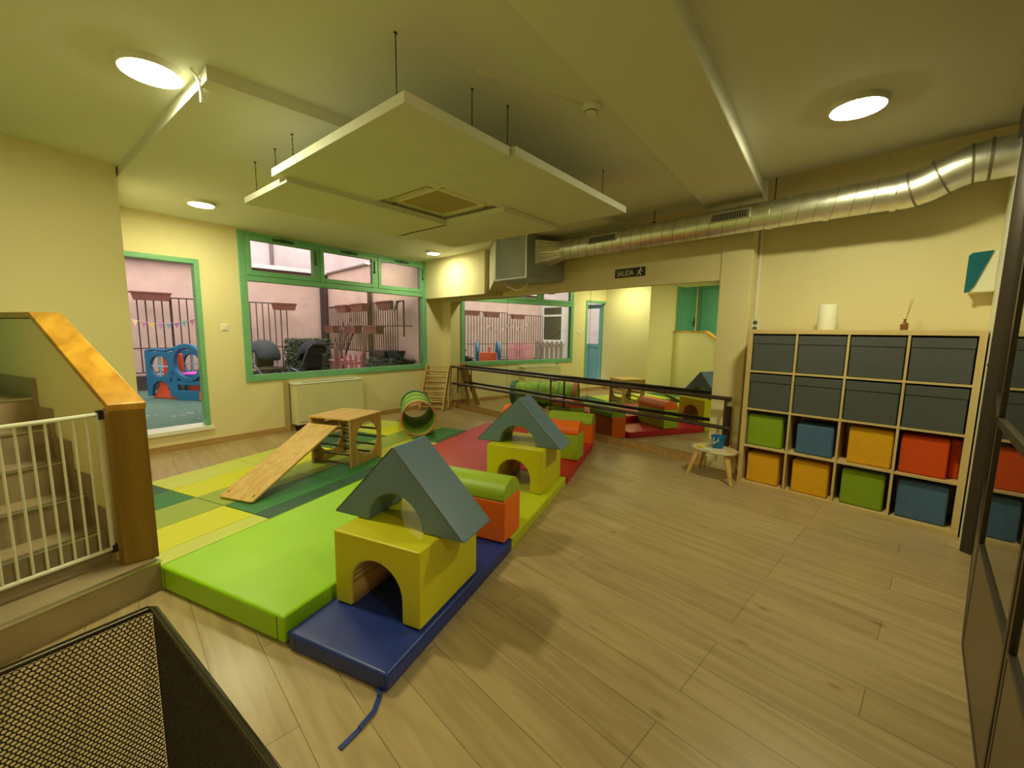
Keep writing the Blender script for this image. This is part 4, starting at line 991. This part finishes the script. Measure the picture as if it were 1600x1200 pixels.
# ------------------------------------------------------------------ black mesh bin at the camera's feet
BH = 0.80
bc = Vector((-4.232, -0.130, 0)); e1 = Vector((math.cos(R(-167.4)), math.sin(R(-167.4)), 0)); e2 = Vector((math.cos(R(-80.15)), math.sin(R(-80.15)), 0))
LW, LD = 0.46, 0.60
bn = thing('mesh_bin', 'tall open black wire mesh bin with steel rim beside the platform', 'bin', (0, 0, 0))
def hexwall(o, d, L_, H_, nrm):
    hb = MB(); s_ = 0.0052; dx = math.sqrt(3) * s_; dy = 1.5 * s_; inn = 0.74
    nx_, ny_ = int(L_ / dx), int((H_ - 0.034) / dy)
    for j in range(ny_):
        for i in range(nx_):
            cx = dx * (i + 0.5 * (j % 2) + 0.5); cz = 0.03 + dy * j
            O = []; I = []
            for k in range(6):
                a = PI / 6 + k * PI / 3
                O.append(hb._v(o + d * (cx + s_ * math.cos(a)) + Vector((0, 0, cz + s_ * math.sin(a)))))
                I.append(hb._v(o + d * (cx + inn * s_ * math.cos(a)) + Vector((0, 0, cz + inn * s_ * math.sin(a)))))
            for k in range(6): hb.bm.faces.new([O[k], O[(k + 1) % 6], I[(k + 1) % 6], I[k]])
    return hb
M_wire = mat('black_wire_mesh', (0.030, 0.022, 0.015), 0.5)
p3 = bc + e1 * LW + e2 * LD
for o_, d_, l_ in ((bc, e1, LW), (bc, e2, LD), (bc + e1 * LW, e2, LD), (bc + e2 * LD, e1, LW)):
    hw_ = hexwall(o_, d_, l_, BH, None).build('mesh_wall', M_wire, bn); md = hw_.modifiers.new('s', 'SOLIDIFY'); md.thickness = 0.0016; md.offset = 0
rim = [bc, bc + e1 * LW, p3, bc + e2 * LD]
RB = [Vector((p.x, p.y, BH)) for p in rim]
MB().tube([RB[0] + (RB[1] - RB[0]) * 0.02, RB[1], RB[2], RB[3], RB[0] + (RB[3] - RB[0]) * 0.02], 0.0075, 10, closed=True).build('rim', mat('rim_steel', (0.10, 0.09, 0.07), 0.25, metal=0.8), bn, smooth=True)
MB().tube([Vector((p.x, p.y, 0.012)) for p in rim], 0.006, 8, closed=True).build('base_rim', M_dark, bn)
bb = MB(); bb.poly([Vector((p.x, p.y, 0.008)) for p in rim]); bb.build('bin_floor', M_wire, bn)
for p in rim: MB().cyl((p.x, p.y, 0.01), (p.x, p.y, BH), 0.0022, n=6).build('corner_wire', M_wire, bn)

# ------------------------------------------------------------------ courtyard behind the window wall
GZ = 0.15
struct(MB().prism([(-9.5, wy(-9.5) + 0.15), (1.5, wy(1.5) + 0.15), (1.5, 12), (-9.5, 12)], -0.1, GZ).build('floor_courtyard', M_turf))
struct(MB().box(-7.6, 0.1, 10.0, 10.3, 0, 2.78).build('wall_courtyard_rear', M_pink))
struct(MB().box(-0.14, 0.15, 5.50, 10.0, 0, 2.80).build('wall_courtyard_right', M_pink))
struct(MB().box(-7.65, -7.4, 4.3, 10.0, 0, 6).build('wall_courtyard_left', M_pink2))
struct(MB().box(-9, 2.2, 10.55, 10.8, 2.7, 6.5).build('wall_upper_rear', M_pink2))
struct(MB().box(0.30, 0.55, 5.6, 10.6, 2.8, 5.0).build('wall_upper_right', M_pink2))
struct(MB().box(-7.6, 0.1, 9.82, 10.6, 2.755, 2.79).build('trim_eave_soffit', M_iron))
struct(MB().box(-7.6, 0.1, 9.78, 9.86, 2.79, 2.885).build('trim_eave_ledge', M_white))
struct(MB().box(-0.20, 0.40, 5.50, 9.86, 2.80, 2.835).build('trim_side_coping', mat('grey_coping', (0.30, 0.22, 0.20), 0.8)))
struct(MB().box(-7.4, -0.14, 9.80, 10.0, GZ, GZ + 0.28).build('trim_courtyard_kerb', mat('dark_kerb', (0.08, 0.06, 0.05), 0.8)))
struct(MB().box(-4.6, -3.2, 5.15, 6.6, 2.62, 2.70).build('ceiling_porch', mat('porch_boards', (0.10, 0.055, 0.05), 0.8)))
# outer skin of the window wall stays the wall itself; window of the neighbouring wing
nw = thing('window_2', 'white framed window in the pale wing at the far side of the courtyard', 'window', (-7.4, 9.35, 0)); struct(nw)
MB().ring(rect_loop(-0.62, 0.45, 1.05, 2.45, -0.08, 1.7, 32), rect_loop(-0.53, 0.36, 1.14, 2.36, -0.08, 1.7, 32), -0.03, 0.04, 'x').build('window_frame', M_white, nw)
MB().box(-0.02, 0.05, -0.53, 0.36, 2.02, 2.09).build('transom', M_white, nw)
MB().box(-0.01, 0.01, -0.53, 0.36, 1.14, 2.36).build('pane', M_darkglass, nw)
MB().box(-0.03, 0.12, -0.66, 0.49, 1.00, 1.05).build('window_sill', M_white, nw)

tag(MB().cyl((-0.34, 9.80, GZ + 0.25), (-0.34, 9.80, 2.74), 0.022, n=10).build('thin_pipe', M_iron, smooth=True), 'thin dark wall pipe beside the courtyard corner', 'pipe')
tag(MB().cyl((-0.20, 9.90, GZ), (-0.20, 9.90, 2.76), 0.075, n=16).build('rain_pipe', M_iron, smooth=True), 'thick brown rain pipe in the corner of the courtyard', 'rain pipe')
tag(MB().cyl((-0.20, 7.36, 0.72), (-0.20, 7.36, 2.40), 0.045, n=14).build('rain_pipe', M_iron, smooth=True), 'brown rain pipe behind the iron grille on the pink side wall', 'rain pipe')
tag(MB().cyl((-1.22, 10.50, 2.885), (-1.22, 10.50, 4.6), 0.04, n=12).build('rain_pipe', mat('grey_pipe', (0.22, 0.18, 0.17), 0.7), smooth=True), 'grey rain pipe on the upper wall above the eaves', 'rain pipe')

def grille(name, label, x0, x1, y, z0, z1, zm, step, group):
    t = thing(name, label, 'fence', (x0, y, 0), 0, group)
    L_ = x1 - x0
    MB().box(0, L_, -0.012, 0.012, z1 - 0.012, z1 + 0.012).box(0, L_, -0.010, 0.010, zm - 0.01, zm + 0.01).box(0, L_, -0.010, 0.010, z0 - 0.01, z0 + 0.01).build('rail', M_iron, t)
    n = int(round(L_ / step)); b = MB().cyl((0, 0, z0), (0, 0, z1), 0.011, n=6).build('bar', M_iron, t)
    for i in range(n + 1):
        o = b if i == 0 else b.copy()
        if i: scn.collection.objects.link(o)
        o.location = (i * L_ / n, 0, 0)
    return t
grille('iron_railing', 'long iron railing of upright bars against the pink wall, stretch behind the wooden pallet', -7.20, -5.35, 9.62, 0.52, 2.03, 1.0, 0.125, 'courtyard iron railings')
grille('iron_railing', 'iron railing of upright bars against the pink wall, stretch seen through the garden door', -5.33, -3.34, 9.62, 0.52, 2.08, 1.0, 0.125, 'courtyard iron railings')
grille('iron_railing', 'iron railing of upright bars against the pink wall, ending beside the hedge', -3.32, -1.20, 9.62, 0.52, 2.00, 1.0, 0.125, 'courtyard iron railings')

sgz = thing('wall_grille', 'iron wall grille carrying clay planters on the pink side wall of the courtyard', 'grille', (-0.32, 0, 0))
def sg_bars(y0, y1, z0, z1, step):
    n = int(round((y1 - y0) / step)); b = MB().cyl((0, 0, z0), (0, 0, z1), 0.010, n=6).build('bar', M_iron, sgz)
    for i in range(n + 1):
        o = b if i == 0 else b.copy()
        if i: scn.collection.objects.link(o)
        o.location = (0, y0 + i * (y1 - y0) / n, 0)
MB().box(-0.012, 0.012, 5.70, 9.42, 1.945, 1.965).box(-0.012, 0.012, 5.70, 9.42, 1.49, 1.51).box(-0.012, 0.012, 6.85, 9.42, 0.955, 0.975).box(-0.012, 0.012, 5.9, 6.8, 0.90, 0.92).cyl((0, 5.72, 1.5), (0.2, 5.72, 1.5), 0.01).cyl((0, 9.4, 1.95), (0.2, 9.4, 1.95), 0.01).box(-0.012, 0.012, 5.70, 5.72, 1.30, 1.965).build('rail', M_iron, sgz)
sg_bars(7.0, 9.38, 0.96, 1.955, 0.105); sg_bars(5.95, 6.9, 0.90, 1.955, 0.095)
MB().cyl((0, 6.84, GZ), (0, 6.84, 0.97), 0.012).build('leg', M_iron, sgz)

def planter(label, loc, L_=0.60, rz=0.0, group='clay window box planters', m=None):
    t = MB(); h, a, b = 0.155, 0.085, 0.065
    A = [t._v(p) for p in ((-L_ / 2 + 0.035, -b, 0), (L_ / 2 - 0.035, -b, 0), (L_ / 2 - 0.035, b, 0), (-L_ / 2 + 0.035, b, 0))]
    B = [t._v(p) for p in ((-L_ / 2, -a, h), (L_ / 2, -a, h), (L_ / 2, a, h), (-L_ / 2, a, h))]
    C = [t._v(p) for p in ((-L_ / 2 + 0.02, -a + 0.02, h), (L_ / 2 - 0.02, -a + 0.02, h), (L_ / 2 - 0.02, a - 0.02, h), (-L_ / 2 + 0.02, a - 0.02, h))]
    D = [t._v(p) for p in ((-L_ / 2 + 0.03, -a + 0.03, h - 0.04), (L_ / 2 - 0.03, -a + 0.03, h - 0.04), (L_ / 2 - 0.03, a - 0.03, h - 0.04), (-L_ / 2 + 0.03, a - 0.03, h - 0.04))]
    t.bm.faces.new(A[::-1]); t.bm.faces.new(D)
    for X_, Y_ in ((A, B), (B, C), (C, D)):
        for i in range(4): t.bm.faces.new([X_[i], X_[(i + 1) % 4], Y_[(i + 1) % 4], Y_[i]])
    t.box(-L_ / 2 - 0.008, L_ / 2 + 0.008, -a - 0.008, -a, h - 0.025, h + 0.003).box(-L_ / 2 - 0.008, L_ / 2 + 0.008, a, a + 0.008, h - 0.025, h + 0.003)
    o = t.build('planter_box', m or M_terra, None, loc=loc, rz=rz); return tag(o, label, 'planter', group)
planter('clay planter hung on the iron railing seen through the garden door', (-3.62, 9.50, 1.93))
planter('clay planter hung on the end of the iron railing beside the hedge', (-1.28, 9.50, 1.85), 0.50)
planter('clay planter on the iron railing above the toy play gym, only seen in the mirror', (-4.5, 9.50, 1.90))
planter('clay planter hung on the iron railing near the wooden pallet, only seen in the mirror', (-5.75, 9.50, 1.88))
for y, z, nm_ in ((8.16, 1.80, 'top rail of the wall grille, first one from the courtyard corner'), (7.32, 1.80, 'top rail of the wall grille, at the rain pipe'), (6.12, 1.80, 'top rail of the wall grille beside the white cloth'),
                  (8.90, 1.34, 'middle rail of the wall grille behind the bare tree'), (7.72, 1.34, 'middle rail of the wall grille, central one'), (6.72, 1.34, 'middle rail of the wall grille below the gap between planters')):
    planter('clay planter on the ' + nm_, (-0.43, y, z), 0.58, PI / 2)
ct = MB(); ns = 8
rowsv = [[ct._v((0.02 * math.sin(i * 1.7 + j), 0.16 * i / ns - 0.08 + 0.01 * j, -0.05 * j)) for i in range(ns + 1)] for j in range(5)]
for j in range(4):
    for i in range(ns): ct.bm.faces.new([rowsv[j][i], rowsv[j][i + 1], rowsv[j + 1][i + 1], rowsv[j + 1][i]])
o = ct.build('hanging_cloth', M_white, None, smooth=True, loc=(-0.45, 5.84, 1.97)); md = o.modifiers.new('s', 'SOLIDIFY'); md.thickness = 0.004
tag(o, 'small white cloth hung over the end of the wall grille', 'cloth')

def leafy(name, label, x0, x1, y0, y1, z0, z1, n, cat='hedge', size=0.035, seed=1):
    rnd = random.Random(seed); mb = MB()
    mb.box(x0 + 0.05, x1 - 0.05, y0 + 0.05, y1 - 0.05, z0, z1 - 0.05)
    for i in range(n):
        f = rnd.random()
        p = Vector((rnd.uniform(x0, x1), rnd.uniform(y0, y1), rnd.uniform(z0, z1)))
        if f < 0.4: p.y = y0 + rnd.uniform(-0.03, 0.05)
        elif f < 0.55: p.x = x0 + rnd.uniform(-0.03, 0.05)
        elif f < 0.65: p.x = x1 - rnd.uniform(-0.03, 0.05)
        else: p.z = z1 + rnd.uniform(-0.06, 0.03)
        u = Vector((rnd.gauss(0, 1), rnd.gauss(0, 1), rnd.gauss(0, 1))).normalized(); v = u.orthogonal().normalized()
        s1 = size * rnd.uniform(0.7, 1.3); mb.poly([p - u * s1, p + v * s1 * 0.5, p + u * s1, p - v * s1 * 0.5])
    o = mb.build(name, M_leaf); return tag(o, label, cat)
leafy('clipped_hedge', 'clipped grey green hedge in front of the pink wall behind the pushchairs', -1.32, -0.42, 9.05, 9.5, GZ, 1.16, 2600)
struct(MB().box(-0.62, -0.14, 5.56, 6.75, GZ, 0.62).build('trim_raised_bed', M_pink2))
leafy('low_shrub', 'low grey green shrub in the raised bed under the wall grille', -0.60, -0.17, 5.62, 6.70, 0.62, 0.86, 1800, 'shrub', 0.03, 3)
planter('black planter trough lying on the low shrub below the wall grille', (-0.40, 6.42, 0.86), 0.50, PI / 2, 'black planter troughs', M_black)
planter('black planter trough on the low shrub nearest the window', (-0.40, 5.90, 0.88), 0.42, PI / 2, 'black planter troughs', M_black)

tr = thing('bare_tree', 'small leafless tree with forked branches in front of the wall grille', 'tree', (-0.58, 8.0, GZ))
br_ = [((0, 0, 0), (0.02, 0, 0.45), (0.00, 0, 0.80), (-0.02, 0, 1.15), (-0.05, 0, 1.45)), ((0.02, 0, 0.40), (0.12, 0.05, 0.75), (0.26, 0.05, 1.1), (0.40, 0, 1.30)), ((0.0, 0, 0.8), (0.08, -0.05, 1.1), (0.20, 0, 1.4), (0.24, 0, 1.55)),
       ((0.0, 0, 0.75), (-0.10, 0.05, 1.0), (-0.14, 0.05, 1.15)), ((0.12, 0.05, 0.75), (0.15, -0.05, 1.05), (0.10, -0.05, 1.3)), ((0.26, 0.05, 1.1), (0.30, 0, 1.3), (0.28, 0, 1.42)), ((-0.02, 0, 1.15), (0.04, 0, 1.3), (0.08, 0, 1.5))]
tb = MB()
for k, b_ in enumerate(br_): tb.tube(b_, [0.036 * (1 - 0.75 * i / (len(b_) - 1)) * (1 if k == 0 else 0.65) for i in range(len(b_))], 7)
tb.build('trunk_and_branches', M_bark, tr, smooth=True)

def stroller(label, x, y, rz, hood_col, seatc):
    t = thing('pushchair', label, 'pushchair', (x, y, GZ), rz)
    mf = mat('pushchair_tube', (0.30, 0.32, 0.34), 0.35, metal=0.8); mh = mat('hood_cloth', hood_col, 0.85); ms = mat('seat_cloth', seatc, 0.9)
    for s_ in (-0.24, 0.24):
        MB().tube([(s_, -0.34, 0.10), (s_, 0.05, 0.50), (s_, 0.32, 0.92), (s_, 0.44, 0.98)], 0.012, 8).tube([(s_, 0.34, 0.10), (s_, 0.08, 0.42), (s_, -0.20, 0.50)], 0.012, 8).build('frame_side', mf, t, smooth=True)
        for yy in (-0.34, 0.34):
            MB().cyl((s_ - 0.02, yy, 0.10), (s_ + 0.02, yy, 0.10), 0.10, n=18).build('wheel', M_black, t, bevel=0.01)
    MB().tube([(-0.24, 0.44, 0.98), (0.24, 0.44, 0.98)], 0.016, 8).build('push_bar', M_black, t, smooth=True)
    MB().box(-0.20, 0.20, -0.18, 0.14, 0.42, 0.50).box(-0.20, 0.20, 0.10, 0.16, 0.50, 0.92).box(-0.19, 0.19, -0.32, -0.22, 0.16, 0.24).build('seat', ms, t, bevel=0.03, seg=3)
    MB().box(-0.20, 0.20, -0.20, 0.25, 0.18, 0.32).build('basket', M_black, t, bevel=0.02)
    hb = MB(); nu, nv = 10, 12; rows = []
    for i in range(nu + 1):
        a = R(-15) + R(135) * i / nu
        rows.append([hb._v((0.235 * math.cos(PI * j / nv), 0.16 - 0.36 * math.cos(a) * (0.35 + 0.65 * math.sin(PI * j / nv)), 0.72 + 0.33 * math.sin(a) * (0.25 + 0.75 * math.sin(PI * j / nv)))) for j in range(nv + 1)])
    for i in range(nu):
        for j in range(nv): hb.bm.faces.new([rows[i][j], rows[i + 1][j], rows[i + 1][j + 1], rows[i][j + 1]])
    o = hb.build('hood', mh, t, smooth=True); md = o.modifiers.new('s', 'SOLIDIFY'); md.thickness = 0.012
    return t
stroller('dark grey pushchair with raised hood parked by the courtyard railing', -1.98, 8.15, R(25), (0.05, 0.06, 0.06), (0.10, 0.08, 0.04))
stroller('black pushchair with navy trimmed hood parked beside the dark grey one', -1.42, 7.55, R(200), (0.015, 0.015, 0.03), (0.02, 0.02, 0.025))

M_pp = mat('pink_fence_plastic', (0.62, 0.20, 0.22), 0.5)
def picket(label, x, y, rz, L_, H_, m, step=0.085, wdt=0.045, posts=True):
    t = thing('picket_fence', label, 'picket fence', (x, y, GZ), rz)
    n = int(L_ / step)
    b = MB().prism([(-wdt / 2, 0.04), (wdt / 2, 0.04), (wdt / 2, H_ - 0.04), (0, H_), (-wdt / 2, H_ - 0.04)], -0.009, 0.009, 'y').build('picket', m, t)
    for i in range(n + 1):
        o = b if i == 0 else b.copy()
        if i: scn.collection.objects.link(o)
        o.location = (i * L_ / n, 0, 0)
    MB().box(0, L_, 0.009, 0.025, 0.18, 0.23).box(0, L_, 0.009, 0.025, H_ - 0.22, H_ - 0.17).build('rail', m, t)
    if posts:
        for x_ in (-0.06, L_ + 0.06): MB().box(x_ - 0.035, x_ + 0.035, -0.03, 0.03, 0, H_ + 0.14).build('post', mat('post_red', (0.30, 0.13, 0.10), 0.7), t, bevel=0.008)
picket('low pink picket fence with brown posts in front of the hedge', -0.98, 7.10, R(-8), 0.42, 0.78, M_pp)
picket('pink picket fence along the iron railing, only seen in the mirror', -5.35, 8.35, R(10), 0.95, 0.92, M_pp, posts=False)
picket('weathered brown wooden pallet fence below the white framed window, only seen in the mirror', -6.45, 8.05, R(12), 1.0, 0.98, mat('weathered_timber', (0.20, 0.14, 0.11), 0.9, var=0.3, vscale=10), 0.20, 0.12, posts=False)
pt = thing('garden_table', 'small pink plastic table beside the bare tree', 'table', (-0.72, 7.65, GZ))
MB().box(-0.20, 0.20, -0.2, 0.2, 0.60, 0.63).build('table_top', M_pp, pt, bevel=0.01)
for x in (-0.17, 0.17):
    for y in (-0.17, 0.17): MB().cyl((x, y, 0), (x * 0.95, y * 0.95, 0.6), 0.018).build('leg', M_pp, pt)
bc2 = thing('garden_chair', 'small dark blue plastic chair by the raised bed', 'chair', (-0.35, 7.3, GZ), R(30))
MB().prism([(-0.15, 0.0), (-0.13, 0.30), (0.10, 0.30), (0.16, 0.58), (0.19, 0.57), (0.14, 0.28), (0.15, 0.0), (0.12, 0), (0.10, 0.26), (-0.10, 0.26), (-0.12, 0)], -0.15, 0.15, 'y').build('chair_shell', mat('navy_plastic', (0.03, 0.05, 0.16), 0.5), bc2, bevel=0.01)

# toy play gym
tyA, tyB = Vector((-3.86, 8.5, GZ)), Vector((-3.17, 7.58, GZ))
d = tyB - tyA
ty = thing('toy_play_gym', 'blue plastic toy play gym with round windows and orange feet on the courtyard turf', 'play gym', tyA, math.atan2(d.y, d.x))
def gym_side(y):
    s_ = MB()
    s_.ring(rect_loop(0.02, 0.56, 0.32, 0.84, 0.30, 0.585, 32), circle(0.30, 0.585, 0.185, 32), y, y + 0.06, 'y')
    s_.ring(circle(0.87, 0.66, 0.33, 40), circle(0.87, 0.66, 0.255, 40), y - 0.01, y + 0.07, 'y')
    s_.prism([(0.02, 0.05), (0.10, 0.05), (0.14, 0.24), (0.24, 0.32), (0.02, 0.32)], y, y + 0.06, 'y')
    s_.prism([(0.50, 0.05), (0.64, 0.05), (0.66, 0.40), (0.56, 0.46), (0.48, 0.32), (0.36, 0.32), (0.46, 0.24)], y, y + 0.06, 'y')
    s_.prism([(1.08, 0.05), (1.17, 0.05), (1.19, 0.62), (1.12, 0.50)], y, y + 0.06, 'y')
    s_.box(0.62, 1.12, y, y + 0.06, 0.0, 0.17).box(0.62, 1.12, y, y + 0.06, 0.27, 0.34)
    s_.tube([(0.02, y + 0.03, 0.84), (0.20, y + 0.03, 0.88), (0.42, y + 0.03, 0.86), (0.60, y + 0.03, 0.90), (0.74, y + 0.03, 0.95)], 0.03, 8)
    s_.prism([(0.75, 0.86), (1.02, 0.90), (0.98, 0.80), (0.98, 0.66), (1.08, 0.52), (0.90, 0.42), (0.72, 0.48), (0.66, 0.62)], y + 0.03, y + 0.05, 'y') if False else None
    return s_
for y in (0.0, 0.62):
    o = gym_side(y).build('side_panel', M_toyb, ty, bevel=0.006)
    MB().box(0.12, 0.48, y + 0.02, y + 0.04, 0.575, 0.595).box(0.29, 0.31, y + 0.02, y + 0.04, 0.41, 0.76).build('window_cross', mat('toy_light_blue', (0.30, 0.50, 0.60), 0.4), o)
    MB().prism([(0.05, 0.0), (0.05, 0.06), (0.16, 0.16), (0.24, 0.34), (0.36, 0.36), (0.40, 0.26), (0.36, 0.14), (0.46, 0.12), (0.52, 0.28), (0.58, 0.22), (0.60, 0.08), (0.56, 0.0)], y + 0.07, y + 0.17, 'y').build('foot', M_toyo, ty, bevel=0.02)
    MB().box(1.08, 1.26, y - 0.03, y + 0.16, 0.0, 0.16).build('foot', M_toyo, ty, bevel=0.04, seg=3)
MB().box(0.64, 1.12, 0.06, 0.62, 0.44, 0.475).build('seat', M_toyp, ty, bevel=0.01)
MB().box(0.10, 0.50, 0.24, 0.30, 0.34, 0.80).build('end_panel', M_toyo, ty, bevel=0.02)
MB().box(1.18, 1.22, 0.10, 0.60, 0.35, 0.68).build('slide_lip', M_toyo, ty, bevel=0.015)

bt = thing('bunting', 'string of pastel triangular flags hung across the courtyard railing', 'bunting')
cols_ = [(0.75, 0.52, 0.15), (0.50, 0.16, 0.20), (0.25, 0.35, 0.45), (0.60, 0.22, 0.28), (0.20, 0.38, 0.36), (0.48, 0.25, 0.42), (0.85, 0.65, 0.30), (0.42, 0.18, 0.30)]
cm = [mat('flag_cloth', c, 0.9) for c in cols_]
p0, p1 = Vector((-3.02, 8.0, 1.62)), Vector((-5.6, 8.8, 1.78)); NF = 24
path = [p0.lerp(p1, i / NF) + Vector((0, 0, -0.18 * math.sin(PI * ((i % 12) / 12)))) for i in range(NF + 1)]
MB().tube(path, 0.0025, 4).build('string', M_white, bt)
for i in range(NF):
    a, b = path[i].lerp(path[i + 1], 0.12), path[i].lerp(path[i + 1], 0.88); c = (a + b) / 2 + Vector((0, 0, -0.105))
    f = MB().poly([a, b, c]).build('flag', cm[(i * 3 + 6) % 8], bt); md = f.modifiers.new('s', 'SOLIDIFY'); md.thickness = 0.002

# dry leaves and scraps scattered on the turf outside the door
rnd = random.Random(5); lm = MB()
for i in range(46):
    p = Vector((rnd.uniform(-4.1, -3.3), rnd.uniform(5.2, 6.6), GZ + 0.006)); a = rnd.uniform(0, PI); s1 = rnd.uniform(0.008, 0.028)
    u = Vector((math.cos(a), math.sin(a), 0)); v = Vector((-u.y, u.x, 0.2))
    lm.poly([p - u * s1, p + v * s1 * 0.5, p + u * s1, p - v * s1 * 0.4])
o = lm.build('fallen_leaves', mat('pale_dry_leaf', (0.70, 0.70, 0.62), 0.8)); o['kind'] = 'stuff'
tag(o, 'pale dry leaves scattered on the turf just outside the garden door', 'leaves')
